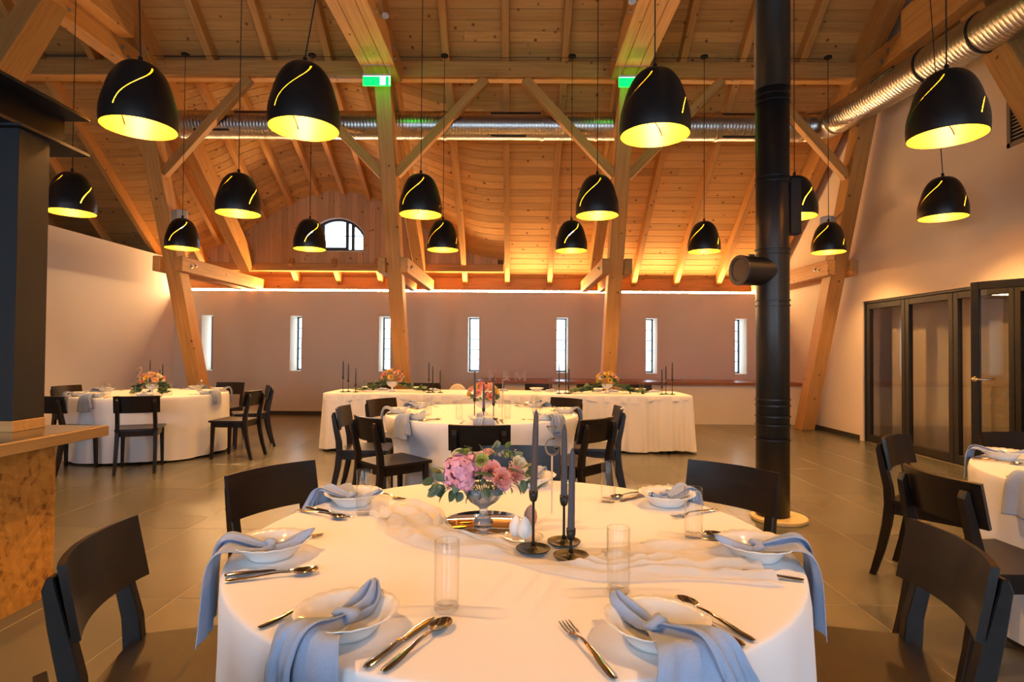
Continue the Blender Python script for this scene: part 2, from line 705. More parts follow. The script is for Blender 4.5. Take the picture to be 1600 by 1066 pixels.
bd = (11.80 - 8.41) / 30
row = 0
d1 = 11.80
while d1 > 6.9:
    d0 = d1 - bd
    cuts = [XO, -6.1 + rnd.uniform(-0.9, 0.9), -1.6 + rnd.uniform(-1.1, 1.1), 2.3 + rnd.uniform(-0.9, 0.9), XR]
    g = 0.0042
    for k in range(len(cuts) - 1):
        x0, x1 = cuts[k] + 0.001, cuts[k + 1] - 0.001
        dm = (d0 + d1) / 2
        flat = all(bump(x0 + (x1 - x0) * t / 8, dm) < 1e-4 for t in range(9))
        n = 1 if flat else max(2, int((x1 - x0) / 0.22))
        xc = (x0 + x1) / 2
        zc = U(dm) + PL
        vv, ff = [], []
        for t in range(n + 1):
            x = x0 + (x1 - x0) * t / n
            for dd in (d0 + g, d1 - g):
                z = U(dd) + PL + bump(x, min(max(dd, 8.42 if dm > 8.41 else dd), 11.8))
                for lift in (0, 0.020):
                    vv.append((x - xc, dd - dm, z + lift - zc))
        for t in range(n):
            a = 4 * t
            ff += [(a, a + 4, a + 6, a + 2), (a + 1, a + 3, a + 7, a + 5), (a, a + 1, a + 5, a + 4), (a + 2, a + 6, a + 7, a + 3)]
        a = 4 * n
        ff += [(0, 2, 3, 1), (a, a + 1, a + 3, a + 2)]
        ob('plank', mesh(vv, ff, PLANK), ceiling, Matrix.Translation((xc, dm, zc)))
    d1 = d0


def slope_beam(name, x, da, db, w, h, drop=0.0, bfun=None, parent=ceiling, mat=TIMBER):
    """timber along the roof slope from depth da up to db; underside at U - drop"""
    c = math.cos(math.atan(TAN))
    za, zb = U(da) - drop, U(db) - drop
    if bfun:
        za, zb = za + bfun(x, da), zb + bfun(x, db)
        c = math.cos(math.atan((zb - za) / (da - db)))
    off = h / 2 / c
    return beam(name, (x, da, za + off), (x, db, zb + off), w, h, mat, parent)


for k in range(-8, 9):
    x = -1.86 + 0.8475 * k
    tr = min(abs(x - t) for t in TX) < 0.1
    if tr:
        slope_beam('principal_rafter', x, 11.30, RIDGE, 0.20, 0.36, 0.22)
    elif -5.2 < x < -1.9:
        slope_beam('rafter_tail', x, 11.74, 11.30, 0.10, 0.18)
        slope_beam('rafter', x, 8.30, RIDGE, 0.10, 0.18)
    elif x < XR - 0.1:
        slope_beam('rafter', x, 11.74, RIDGE, 0.10, 0.18)
for x in (-5.74, -4.88, -4.38, -3.86, -3.36, -2.86, -2.36):
    slope_beam('dormer_rafter', x, 11.22, 8.46, 0.085, 0.15, -0.03, bump)
beam('blocking_board', (XO, 8.393, 5.50), (XR, 8.393, 5.50), 0.014, 0.16, TIMBER, ceiling)
beam('blocking_board', (-6.75, 8.396, 5.80), (-0.3, 8.396, 5.80), 0.014, 0.62, TIMBER, ceiling)
beam('purlin', (XO, 8.31, 5.32), (XR, 8.31, 5.32), 0.22, 0.22, TIMBER, ceiling)
beam('eaves_plate', (XL, 11.85, 2.62), (XR, 11.85, 2.62), 0.19, 0.31, TIMBER, ceiling)
beam('dormer_header', (-6.35, 11.37, 2.915), (-0.24, 11.37, 2.915), 0.12, 0.15, TIMBER, ceiling)
M = frame((-6.35, 11.56, 2.93), (-0.35, 11.56, 2.93))
MB().hexa([M.inverted() @ Vector(p) for p in ((-6.35, 11.40, 3.03), (-0.35, 11.40, 3.03), (-0.35, 11.80, 2.76), (-6.35, 11.80, 2.76),
                                               (-6.35, 11.40, 3.06), (-0.35, 11.40, 3.06), (-0.35, 11.80, 2.79), (-6.35, 11.80, 2.79))]).build('sill_board', TIMBER, ceiling, M)

# ---------------------------------------------------------------- dormer gable with upright boards and arched window
WX, WH, WZ0, WAP = -3.505, 0.515, 3.24, 3.88
WR = (WH ** 2 + 0.30 ** 2) / 0.60
WCZ = WAP - WR


def arch(x):
    return WCZ + math.sqrt(max(WR ** 2 - (x - WX) ** 2, 0))


dormer_wall = tag(ob('wall_dormer', None, None, TR(DXC, 11.36, 2.99)), kind='structure')
bw = 0.115
n = int(6.2 / bw)
for i in range(n):
    x0 = -6.45 + i * bw + 0.0012
    x1 = x0 + bw - 0.0024
    if x1 > -0.31:
        break
    pieces = []
    xm = (x0 + x1) / 2

    def top(x):
        return U(11.36) + PL + bump(x, 11.36) + 0.005
    if top(x0) < 2.992 or top(x1) < 2.992:
        continue
    if abs(xm - WX) < WH:
        pieces.append((2.985, 2.985, WZ0, WZ0))
        pieces.append((arch(x0), arch(x1), top(x0), top(x1)))
    else:
        pieces.append((2.985, 2.985, top(x0), top(x1)))
    for a, b, c, e in pieces:
        zc = (a + c) / 2
        p = [(x0 - xm, -0.0, a - zc), (x1 - xm, -0.0, b - zc), (x1 - xm, 0.03, b - zc), (x0 - xm, 0.03, a - zc),
             (x0 - xm, -0.0, c - zc), (x1 - xm, -0.0, e - zc), (x1 - xm, 0.03, e - zc), (x0 - xm, 0.03, c - zc)]
        MB().hexa(p).build('board', PLANKV, dormer_wall, Matrix.Translation((xm, 11.35, zc)))
# dark backing behind the boards, with the window left open
bk = MB()
for i in range(31):
    x0, x1 = -6.45 + i * 0.2, -6.25 + i * 0.2
    if x1 > -0.20:
        break
    xa, xb = x0, x1
    segs = [(xa, xb)]
    for e in (WX - WH, WX + WH):
        segs = [t for a, b in segs for t in (((a, e), (e, b)) if a < e < b else ((a, b),))]
    for a, b in segs:
        ta, tb = [U(11.36) + PL + 0.1 + bump(q, 11.36) for q in (a, b)]
        if abs((a + b) / 2 - WX) < WH:
            bk.hexa([(a, 11.385, 2.9), (b, 11.385, 2.9), (b, 11.47, 2.9), (a, 11.47, 2.9), (a, 11.385, WZ0), (b, 11.385, WZ0), (b, 11.47, WZ0), (a, 11.47, WZ0)])
            za, zb = arch(a), arch(b)
        else:
            za = zb = 2.9
        bk.hexa([(a, 11.385, za), (b, 11.385, zb), (b, 11.47, zb), (a, 11.47, za), (a, 11.385, ta), (b, 11.385, tb), (b, 11.47, tb), (a, 11.47, ta)])
bk.build('backing', DECK, dormer_wall)

win8 = tag(ob('window_8', None, None, TR(WX, 11.40, WZ0)), 'arched dormer window with dark frame and pale trim, high in the boarded gable', kind='structure')


def arch_strip(t_in, t_out, y0, y1):
    mb = MB()
    n = 20
    a0 = math.asin(WH / WR)
    v, f = [], []
    for i in range(n + 1):
        a = -a0 + 2 * a0 * i / n
        for rr in (WR - t_in, WR + t_out):
            for y in (y0, y1):
                v.append((WX + rr * math.sin(a), y, WCZ + rr * math.cos(a)))
    for i in range(n):
        b = 4 * i
        f += [(b, b + 1, b + 5, b + 4), (b + 2, b + 6, b + 7, b + 3), (b, b + 4, b + 6, b + 2), (b + 1, b + 3, b + 7, b + 5)]
    f += [(0, 2, 3, 1), (4 * n, 4 * n + 1, 4 * n + 3, 4 * n + 2)]
    return mb.add(v, f)


fr = arch_strip(0.045, 0.0, 11.40, 11.45)
zs = arch(WX + WH)
fr.box(WX - WH, WX - WH + 0.04, 11.40, 11.45, WZ0, zs)
fr.box(WX + WH - 0.03, WX + WH, 11.40, 11.45, WZ0, zs)
fr.box(WX - WH, WX + WH, 11.40, 11.45, WZ0, WZ0 + 0.035)
fr.build('window_frame', WFRAME, win8)
arch_strip(0.0, 0.022, 11.335, 11.40).box(WX - WH - 0.01, WX + WH + 0.01, 11.335, 11.40, WZ0 - 0.02, WZ0 + 0.004).build('window_trim', plain('pale_trim', (0.75, 0.72, 0.70), 0.6), win8)
for xm, w in ((-3.81, 0.035), (-3.33, 0.03), (-3.215, 0.03)):
    MB().box(xm - w, xm + w, 11.39, 11.44, WZ0 + 0.03, arch(xm) - 0.03).build('mullion', WFRAME, win8)
MB().box(-3.78, -3.36, 11.39, 11.44, WZ0 + 0.03, WZ0 + 0.075).build('sash_rail', WFRAME, win8)
MB().box(WX - WH + 0.02, WX + WH - 0.02, 11.405, 11.425, 3.535, 3.55).build('glazing_bar', WFRAME, win8)
for xa, xb in ((-3.98, -3.85), (-3.78, -3.36), (-3.18, -3.03)):
    MB().hexa([(xa, 11.42, WZ0 + 0.03), (xb, 11.42, WZ0 + 0.03), (xb, 11.424, WZ0 + 0.03), (xa, 11.424, WZ0 + 0.03),
               (xa, 11.42, arch(xa) - 0.03), (xb, 11.42, arch(xb) - 0.03), (xb, 11.424, arch(xb) - 0.03), (xa, 11.424, arch(xa) - 0.03)]).build('pane', GLASS, win8)

# ---------------------------------------------------------------- back wall with slit windows
WINX = [-0.83 + 1.7667 * k for k in range(-3, 4)]
HWN, Z0N, Z1N = 0.112, 0.87, 1.965
wb = MB()
edges = [XL - 0.1] + [e for x in WINX for e in (x - HWN, x + HWN)] + [XR + 0.25]
for i in range(0, len(edges), 2):
    wb.box(edges[i], edges[i + 1], DB, DB + 0.45, 0, 2.46)
for x in WINX:
    wb.box(x - HWN, x + HWN, DB, DB + 0.45, 0, Z0N)
    wb.box(x - HWN, x + HWN, DB, DB + 0.45, Z1N, 2.46)
tag(wb.build('wall_back', WALL), kind='structure')
for k, x in enumerate(WINX):
    w = tag(ob('window_%d' % (k + 1), None, None, TR(x, DB + 0.40, Z0N)), kind='structure')
    y0, y1 = DB + 0.39, DB + 0.43
    fm = MB()
    fm.box(x - HWN, x - HWN + 0.028, y0, y1, Z0N, Z1N).box(x + HWN - 0.028, x + HWN, y0, y1, Z0N, Z1N)
    fm.box(x - HWN, x + HWN, y0, y1, Z0N, Z0N + 0.035).box(x - HWN, x + HWN, y0, y1, Z1N - 0.025, Z1N)
    fm.build('window_frame', WFRAME, w)
    zz = [Z0N + 0.035 + (Z1N - Z0N - 0.06) * i / 5 for i in range(6)]
    for i in range(1, 5):
        MB().box(x - HWN + 0.02, x + HWN - 0.02, y0 + 0.005, y1 - 0.005, zz[i] - 0.009, zz[i] + 0.009).build('glazing_bar', WFRAME, w)
    for i in range(5):
        MB().box(x - HWN + 0.02, x + HWN - 0.02, y0 + 0.018, y0 + 0.022, zz[i] + 0.004, zz[i + 1] - 0.004).build('pane', GLASS, w)

# low wall with the wooden ledge
low = tag(MB().box(-0.65, XR, 10.46, DB, 0, 0.70).build('wall_ledge', WALL), kind='structure')
M = frame((-0.67, 10.96, 0.725), (XR, 10.96, 0.725))
Mi = M.inverted()
lb = MB()
lb.hexa([Mi @ Vector(p) for p in ((-0.68, 10.42, 0.70), (XR, 10.42, 0.70), (XR, DB, 0.70), (-0.68, DB, 0.70),
                                  (-0.68, 10.42, 0.755), (XR, 10.42, 0.755), (XR, DB, 0.755), (-0.68, DB, 0.755))])
lb.build('ledge_board', LEDGEW, low, M, bevel=0.004)
tag(MB().box(XL, -0.65, DB - 0.015, DB, 0, 0.075).build('baseboard_back', BASEM), kind='structure')
tag(MB().box(XR - 0.015, XR, 8.70, 10.46, 0, 0.075).build('baseboard_right', BASEM), kind='structure')

# ---------------------------------------------------------------- right gable wall with the door opening


def H(d):
    return U(d) + PL + 0.10


OD0, OD1, OZ = 4.33, 8.62, 2.06
wr = MB()


def gable(poly, x0, x1):
    n = len(poly)
    v = [(x0, d, z) for d, z in poly] + [(x1, d, z) for d, z in poly]
    f = [tuple(range(n)), tuple(range(2 * n - 1, n - 1, -1))]
    f += [(i, n + i, n + (i + 1) % n, (i + 1) % n) for i in range(n)]
    return v, f


wr.add(*gable([(DF - 0.1, 0), (OD0, 0), (OD0, H(OD0)), (DF - 0.1, H(DF - 0.1))], XR, XR + 0.25))
wr.add(*gable([(OD0, OZ), (OD1, OZ), (OD1, H(OD1)), (RIDGE, H(RIDGE)), (OD0, H(OD0))], XR, XR + 0.25))
wr.add(*gable([(OD1, 0), (11.95, 0), (11.95, H(11.95)), (OD1, H(OD1))], XR, XR + 0.25))
tag(wr.build('wall_right', WALL), kind='structure')
tag(MB().box(XL - 0.12, XL, DF, DB, 0, 3.08).build('wall_left', WALLW), kind='structure')
wo = MB()
wo.add(*gable([(DF - 0.1, 0), (11.95, 0), (11.95, H(11.95)), (RIDGE, H(RIDGE)), (DF - 0.1, H(DF - 0.1))], XO - 0.2, XO))
wo.box(XO - 0.2, XL - 0.1, DB, DB + 0.45, 0, 2.46)
tag(wo.build('wall_gable_left', plain('dark_stained_boarding', (0.22, 0.10, 0.045), 0.7)), kind='structure')
# front wall behind the camera with three daylight windows
FW = [(-4.9, 1.1), (-1.3, 1.1), (2.3, 1.1)]
FZ0, FZ1 = 0.75, 2.65
wf = MB()
e = [XO - 0.2] + [q for x, h in FW for q in (x - h, x + h)] + [XR + 0.25]
for i in range(0, len(e), 2):
    wf.box(e[i], e[i + 1], DF - 0.3, DF, 0, 3.1)
for x, h in FW:
    wf.box(x - h, x + h, DF - 0.3, DF, 0, FZ0).box(x - h, x + h, DF - 0.3, DF, FZ1, 3.1)
tag(wf.build('wall_front', WALL), kind='structure')
for k, (x, h) in enumerate(FW):
    w = tag(ob('window_%d' % (9 + k), None, None, TR(x, DF - 0.2, FZ0)), kind='structure')
    fm = MB()
    for a, b in ((x - h, x - h + 0.05), (x - 0.03, x + 0.03), (x + h - 0.05, x + h)):
        fm.box(a, b, DF - 0.22, DF - 0.17, FZ0, FZ1)
    fm.box(x - h, x + h, DF - 0.22, DF - 0.17, FZ0, FZ0 + 0.05).box(x - h, x + h, DF - 0.22, DF - 0.17, FZ1 - 0.05, FZ1)
    fm.build('window_frame', WFRAME, w)
    for a, b in ((x - h + 0.05, x - 0.03), (x + 0.03, x + h - 0.05)):
        MB().box(a, b, DF - 0.197, DF - 0.193, FZ0 + 0.05, FZ1 - 0.05).build('pane', GLASS, w)
    portal('daylight_portal', (x, DF - 0.29, (FZ0 + FZ1) / 2), 2 * h, FZ1 - FZ0, (R(90), 0, 0))
for x in WINX:
    portal('daylight_portal', (x, DB + 0.44, (Z0N + Z1N) / 2), 2 * HWN, Z1N - Z0N, (R(-90), 0, 0))
portal('daylight_portal', (WX, 11.46, 3.56), 1.0, 0.64, (R(-90), 0, 0))

# added box behind the glazed doors, keeps daylight off the curtains
ves = MB()
ves.box(6.7, 6.8, OD0 - 0.6, OD1 + 0.6, 0, 2.6).box(XR + 0.25, 6.8, OD0 - 0.7, OD0 - 0.6, 0, 2.6).box(XR + 0.25, 6.8, OD1 + 0.6, OD1 + 0.7, 0, 2.6)
ves.box(XR + 0.24, 6.8, OD0 - 0.7, OD1 + 0.7, 2.6, 2.7)
tag(ves.build('wall_daylight_block', WALL), kind='structure')

# ---------------------------------------------------------------- glazed folding doors


def leaf(name, A, B, kind_handle=False):
    """door leaf between floor points A and B (x, d)"""
    A, B = Vector((A[0], A[1], 0)), Vector((B[0], B[1], 0))
    L = (B - A).length
    ang = math.atan2(B.y - A.y, B.x - A.x)
    root = tag(ob(name, None, None, TR(A.x, A.y, 0.012, ang)), kind='structure')
    Mx = WM[root]
    s, hgt = 0.075, 2.01
    for a, b in ((0.004, s), (L - s, L - 0.004)):
        MB().box(a, b, -0.03, 0.03, 0, hgt).build('stile', FRAME, root, Mx, bevel=0.004)
    MB().box(s, L - s, -0.03, 0.03, 0, 0.10).build('rail', FRAME, root, Mx, bevel=0.004)
    MB().box(s, L - s, -0.03, 0.03, hgt - 0.08, hgt).build('rail', FRAME, root, Mx, bevel=0.004)
    MB().box(s - 0.005, L - s + 0.005, -0.004, 0.004, 0.095, hgt - 0.075).build('pane', DGLASS, root, Mx)
    return root, Mx, L


dx = XR + 0.06
for k in range(4):
    leaf('door_%d' % (k + 1), (dx, 8.58 - 0.845 * k), (dx, 8.58 - 0.845 * (k + 1)))
rt, Mx, L = leaf('door_5', (4.62, 5.90), (5.10, 5.20))
MB().lathe([(0.026, 0), (0.026, 0.012)], 20, Matrix.Translation((0.038, -0.03, 1.03)) @ Matrix.Rotation(R(90), 4, 'X')).tube(
    [(0.038, -0.03, 1.03), (0.038, -0.075, 1.03), (0.05, -0.082, 1.03), (0.17, -0.082, 1.03)], 0.009, 10).build('handle', CUTL, rt, Mx, smooth=True)
MB().lathe([(0.026, 0), (0.026, 0.012)], 20, Matrix.Translation((0.038, 0.042, 1.03)) @ Matrix.Rotation(R(90), 4, 'X')).tube(
    [(0.038, 0.03, 1.03), (0.038, 0.075, 1.03), (0.05, 0.082, 1.03), (0.17, 0.082, 1.03)], 0.009, 10).build('handle', CUTL, rt, Mx, smooth=True)
MB().box(-0.001, 0.006, -0.012, 0.012, 0.85, 1.12).build('lock_plate', ZINC, rt, Mx)
df = MB()
df.box(XR + 0.02, XR + 0.12, OD0, OD1, OZ - 0.035, OZ).box(XR + 0.02, XR + 0.12, OD1 - 0.035, OD1, 0, OZ).box(XR + 0.02, XR + 0.12, OD0, OD0 + 0.035, 0, OZ)
tag(df.build('trim_1', FRAME, bevel=0.004), kind='structure')
for k, (d0, d1) in enumerate(((6.35, 8.5), (4.5, 6.2))):
    def cf(u, v, d0=d0, d1=d1, k=k):
        d = d0 + (d1 - d0) * u
        a = d * 17 + 1.3 * math.sin(d * 5.3)
        return (XR + 0.33 + (0.035 + 0.012 * math.sin(d * 7)) * math.sin(a) * (0.6 + 0.4 * (1 - v)), d, 0.03 + 1.99 * v)
    tag(MB().grid(cf, 150, 4, 0.003).build('sheer_curtain', CURT, smooth=True),
        ['pale curtain in soft folds behind the far closed glass doors', 'pale curtain in soft folds behind the glass beside the open door'][k], 'curtain', 'curtains behind the glazed doors')
# ventilation grille high on the right wall
vg = thing('wall_vent', 'dark louvred ventilation grille high on the right wall', 'vent', TR(XR, 5.72, 3.45))
fm = MB().box(XR - 0.02, XR, 5.36, 5.40, 3.45, 4.0).box(XR - 0.02, XR, 6.02, 6.06, 3.45, 4.0).box(XR - 0.02, XR, 5.36, 6.06, 3.45, 3.49).box(XR - 0.02, XR, 5.36, 6.06, 3.96, 4.0)
fm.build('vent_frame', plain('vent_frame_grey', (0.25, 0.2, 0.16), 0.5), vg)
for i in range(12):
    z = 3.5 + i * 0.039
    MB().hexa([(XR - 0.012, 5.40, z), (XR - 0.004, 5.40, z), (XR - 0.004, 6.02, z), (XR - 0.012, 6.02, z),
               (XR - 0.004, 5.40, z + 0.03), (XR - 0.001, 5.40, z + 0.03), (XR - 0.001, 6.02, z + 0.03), (XR - 0.004, 6.02, z + 0.03)]).build('louvre', STEEL, vg)

# ---------------------------------------------------------------- LED strip on the wall head
led = thing('led_light_strip', 'warm LED strip running along the top of the back wall', 'light strip', TR(0, DB, 2.46))
lt, lc = MB(), MB()
for k in range(14):
    a = XL + 0.02 + k * (XR - XL - 0.04) / 14
    b = a + (XR - XL - 0.04) / 14
    lt.add([(a, DB + 0.003, 2.464), (b, DB + 0.003, 2.464), (b, DB + 0.027, 2.497), (a, DB + 0.027, 2.497)], [(0, 1, 2, 3)])
lc.box(XL + 0.02, XR - 0.02, DB + 0.028, DB + 0.032, 2.461, 2.515).box(XL + 0.02, XR - 0.02, DB + 0.002, DB + 0.03, 2.4605, 2.4625)
lt.build('diffuser', LED, led)
lc.build('light_shield', ZINC, led)  # added back plate that keeps the strip's light off the eaves plate

# ---------------------------------------------------------------- trusses
truss_label = ['spruce truss at the left end, its leaning post beside the left round table',
               'spruce truss with leaning post carrying the fully visible green exit sign',
               'spruce truss with leaning post just right of the head table middle',
               'spruce truss at the right end, its leaning post against the right wall']
CONE = plain('bolt_zinc', (0.55, 0.53, 0.5), 0.3, metal=1.0)
bolt_me = MB().lathe([(0.032, 0), (0.032, 0.006), (0.016, 0.007), (0.016, 0.024)], 12).mesh(CONE, auto=0.6)
SL = 2.7


def post_d(z):
    return 9.9 - z / SL


for t, x in enumerate(TX):
    tr = thing('timber_truss', truss_label[t], 'truss', TR(x, 9.9, 0), 'timber trusses')
    zt = 5.08
    hw, hd = 0.11, 0.13
    dt = post_d(zt)
    hexbeam('post', [(x - hw, 9.9 - hd, 0), (x + hw, 9.9 - hd, 0), (x + hw, 9.9 + hd, 0), (x - hw, 9.9 + hd, 0),
                     (x - hw, dt - hd, zt), (x + hw, dt - hd, zt), (x + hw, dt + hd, zt), (x - hw, dt + hd, zt)], (x, 9.9, 0), (x, dt, zt), TIMBER, tr)
    # tie beam: middle member and, on the two inner trusses, a cheek on each side
    hexbeam('tie_beam', [(x - 0.095, 1.2, 5.08), (x + 0.095, 1.2, 5.08), (x + 0.095, 8.9, 5.08), (x - 0.095, 8.9, 5.08),
                         (x - 0.095, 1.2, 5.36), (x + 0.095, 1.2, 5.36), (x + 0.095, 8.55, 5.36), (x - 0.095, 8.55, 5.36)], (x, 1.2, 5.2), (x, 8.9, 5.2), TIMBER, tr)
    if t in (1, 2):
        for s in (-1, 1):
            beam('tie_cheek', (x + s * 0.165, 1.2, 5.215), (x + s * 0.165, 8.08 + 0.06 * s, 5.215), 0.13, 0.27, TIMBER, tr)
    for s in (-1, 1):
        if t == 3 and s == 1:
            A, B = (x + 0.165, 8.72, 2.585), (x + 0.165, 11.42, 2.585)
        else:
            A, B = (x + s * 0.17, 8.72, 2.585), (x + s * 0.17, 11.62, 2.585)
        cl = beam('clamp_beam', A, B, 0.115, 0.23, TIMBER, tr)
        side = s if t in (0, 1, 2, 3) else s
        for dd in (8.98, 9.10) if not (t == 3 and s == 1) else ():
            ob('bolt', bolt_me, cl, Matrix.Translation((x + s * 0.2275, dd, 2.585 + (0.02 if dd > 9 else -0.01))) @ Matrix.Rotation(R(90 * s), 4, 'Y'))
    for s in (-1, 1):
        if (t == 0 and s == -1) or (t == 3 and s == 1):
            continue
        beam('brace', (x + s * 0.10, post_d(3.9) - 0.02, 3.86), (x + s * 1.42, 8.28, 5.20), 0.10, 0.13, TIMBER, tr)
    for dd, zz in ((6.6, 5.2), (7.5, 5.24), (7.62, 5.16)):
        s = 1 if x < 0 else -1
        ob('bolt', bolt_me, tr, Matrix.Translation((x + s * (0.23 if t in (1, 2) else 0.095), dd, zz)) @ Matrix.Rotation(R(90 * s), 4, 'Y'))

np_lab = ['dark orange timber post cutting the upper left corner of the picture', 'dark orange timber post cutting the upper right corner of the picture']
for k, (xi, s) in enumerate(((-4.95, -1), (4.80, 1))):
    xa, xb = sorted((xi, xi + s * 0.24))
    pt = thing('timber_post', np_lab[k], 'post', TR((xa + xb) / 2, 3.55, 0), 'near timber posts')
    b0, b1, t0, t1 = 3.42, 3.74, 5.98, 6.30
    zt = 5.0
    hexbeam('post', [(xa, b0, 0), (xb, b0, 0), (xb, b1, 0), (xa, b1, 0), (xa, t0, zt), (xb, t0, zt), (xb, t1, zt), (xa, t1, zt)],
            ((xa + xb) / 2, 3.55, 0), ((xa + xb) / 2, 6.12, zt), TIMBER, pt)
    if k == 0:
        beam('cross_beam', (-5.05, 7.4, 5.52), (-5.05, 3.2, 5.52), 0.19, 0.42, TIMBER, pt)
    else:
        beam('cross_beam', (4.72, 6.95, 5.18), (4.72, 3.2, 5.18), 0.19, 0.50, TIMBER, pt)
# ================================================================== things fixed to the building
# ---------------------------------------------------------------- pendant lamps


def shade_profile(n, r0=0.2165, h=0.42, off=0.0):
    """egg-shaped dome: list of (radius, z) from the rim up to the crown"""
    out = []
    for i in range(n + 1):
        t = i / n
        a = t * PI / 2
        rr = (r0 - off) * max(math.cos(a), 0.0) ** 0.70
        rr *= 1.0 + 0.035 * math.sin(min(t / 0.35, 1.0) * PI)
        z = (h - off) * math.sin(a) ** 1.05
        out.append((max(rr, 0.006), z))
    return out


def slit_twist(t):             # azimuth of the cut as a function of height (an S line)
    s = min(max((t - 0.12) / 0.54, 0.0), 1.0)
    return R(66) * s - R(6) * math.sin(s * 2 * PI)


def shell(off, cut, mat, flip):
    n, m = 34, 60
    prof = shade_profile(n, off=off)
    wslit = 0.0105
    v, f = [], []
    cols = []
    for k in range(3):
        for i in range(m // 3):
            cols.append((k, i))
    for j, (r, z) in enumerate(prof):
        t = j / n
        for k, i in cols:
            q = m // 3
            # first column pair is the slit of constant width
            dw = wslit / r if r > 0.03 else wslit / 0.03
            a = 0.0 if i == 0 else dw + (2 * PI / 3 - dw) * (i - 1) / (q - 1)
            ang = k * 2 * PI / 3 + a + slit_twist(t)
            v.append((r * math.cos(ang), r * math.sin(ang), z))
    for j in range(n):
        t = (j + 0.5) / n
        for c in range(m):
            if cols[c][1] == 0 and 0.12 < t < 0.66:
                continue
            a, b = j * m + c, j * m + (c + 1) % m
            q = (a, b, b + m, a + m)
            f.append(q[::-1] if flip else q)
    f.append(tuple(range(n * m, n * m + m))[::-1] if flip else tuple(range(n * m, n * m + m)))
    return v, f


lamp_parts = None


def lamp_meshes():
    o = MB()
    v, f = shell(0.0, True, BLACKM, False)
    o.add(v, f)
    outer = o.mesh(BLACKM, smooth=True)
    i = MB()
    i.add(*shell(0.004, True, GOLD, True))
    inner = i.mesh(GOLD, smooth=True)
    soc = MB().lathe([(0.012, 0.415), (0.014, 0.42), (0.014, 0.455), (0.008, 0.462)], 14).mesh(BLACKM, smooth=True)
    hold = MB().lathe([(0.022, 0.30), (0.022, 0.37), (0.012, 0.41)], 14).mesh(WHITEP, smooth=True)
    bul = MB().lathe([(0.004, 0.19), (0.028, 0.198), (0.043, 0.225), (0.043, 0.245), (0.03, 0.275), (0.02, 0.30)], 16).mesh(BULB, smooth=True)
    can = MB().lathe([(0.05, 0.0), (0.054, 0.004), (0.054, 0.022), (0.048, 0.027)], 20).mesh(BLACKM, auto=0.6)
    return outer, inner, soc, hold, bul, can


LO, LI, LS, LH, LB, LC = lamp_meshes()
CORD = plain('black_textile_cord', (0.012, 0.011, 0.010), 0.8)


def lamp(x, d, top, label, rel, z=2.69, cords=None, tilt=(0, 0)):
    rz = math.atan2(-d, -x) + R(rel)
    Mx = TR(x, d, z, rz) @ Matrix.Rotation(tilt[0], 4, 'X') @ Matrix.Rotation(tilt[1], 4, 'Y')
    t = thing('pendant_lamp', label, 'lamp', TR(x, d, z, rz), 'black dome pendant lamps')
    sh = ob('lamp_shade', LO, t, Mx)
    tag(ob('lining', LI, sh, Mx), 'gold inside of the lamp shade')
    ob('socket_cap', LS, t, Mx)
    hh = ob('bulb_holder', LH, t, Mx)
    ob('bulb', LB, t, Mx)
    pts = [Vector((x, d, z + 0.455))] + [Vector(c) for c in cords] if cords else [Vector((x, d, z + 0.455)), Vector((x, d, top))]
    o = WM[t].inverted()
    MB().tube([o @ p for p in pts], 0.0042, 6).build('cord', CORD, t, WM[t])
    e = pts[-1]
    ob('canopy', LC, t, Matrix.Translation((e.x, e.y, e.z - 0.004)))
    for nm, kd, en, zz in (('bulb_glow', 'POINT', GLOW_W, 0.16), ('bulb_beam', 'SPOT', LAMP_W, 0.13)):
        ld = bpy.data.lights.new(nm, kd)
        ld.energy = en
        ld.color = LAMP_COL
        ld.shadow_soft_size = 0.035
        if kd == 'SPOT':
            ld.spot_size = R(112)
            ld.spot_blend = 0.55
        lo = bpy.data.objects.new(nm, ld)
        COL.objects.link(lo)
        lo.parent = t
        lo.matrix_basis = Matrix.Translation((0, 0, zz))
        CH[t].append(lo)
    return t


LX = [-4.65, -2.87, -1.015, 0.77, 2.61, 4.33]
ordn = ['leftmost lamp', 'second lamp from the left', 'third lamp from the left', 'fourth lamp from the left', 'fifth lamp from the left', 'rightmost lamp']
for i, x in enumerate(LX):
    lamp(x, 8.03, 5.405, 'small-looking black dome pendant in the farthest row, %s' % ordn[i], [-46, -18, -66, -26, -68, -68][i])
for i, x in enumerate([-4.60, -2.87, -0.985, 0.835, 2.86, 4.38]):
    lamp(x, 5.95, U(5.95) + PL - 0.03, 'black dome pendant in the middle row, %s' % ordn[i], [18, 26, -56, -54, 18, -70][i], cords=[(4.10, 5.95, U(5.95) + PL - 0.03)] if i == 5 else None)
z1 = U(3.65) + PL - 0.03
near_lab = ['big-looking black dome pendant at the upper left, nearest row', 'big-looking black dome pendant left of the exit sign, nearest row',
            'big-looking black dome pendant right of centre, nearest row', 'big-looking black dome pendant in the upper right corner, nearest row']
lamp(-2.40, 3.65, z1, near_lab[0], -40, cords=[(-2.405, 3.65, 3.28), (-2.60, 3.65, z1)])
lamp(-1.35, 3.65, z1, near_lab[1], -52, cords=[(-0.55, 3.65, z1)])
lamp(0.874, 3.65, z1, near_lab[2], -74, z=2.66)
lamp(2.715, 3.65, z1, near_lab[3], -72, z=2.66)
# the row goes on over the nearest table, above the top of the picture
z0 = U(1.45) + PL - 0.03
lamp(-1.55, 1.45, z0, 'black dome pendant over the left side of the nearest round table', -60)
lamp(1.60, 1.45, 5.055, 'black dome pendant over the right side of the nearest round table', -60)

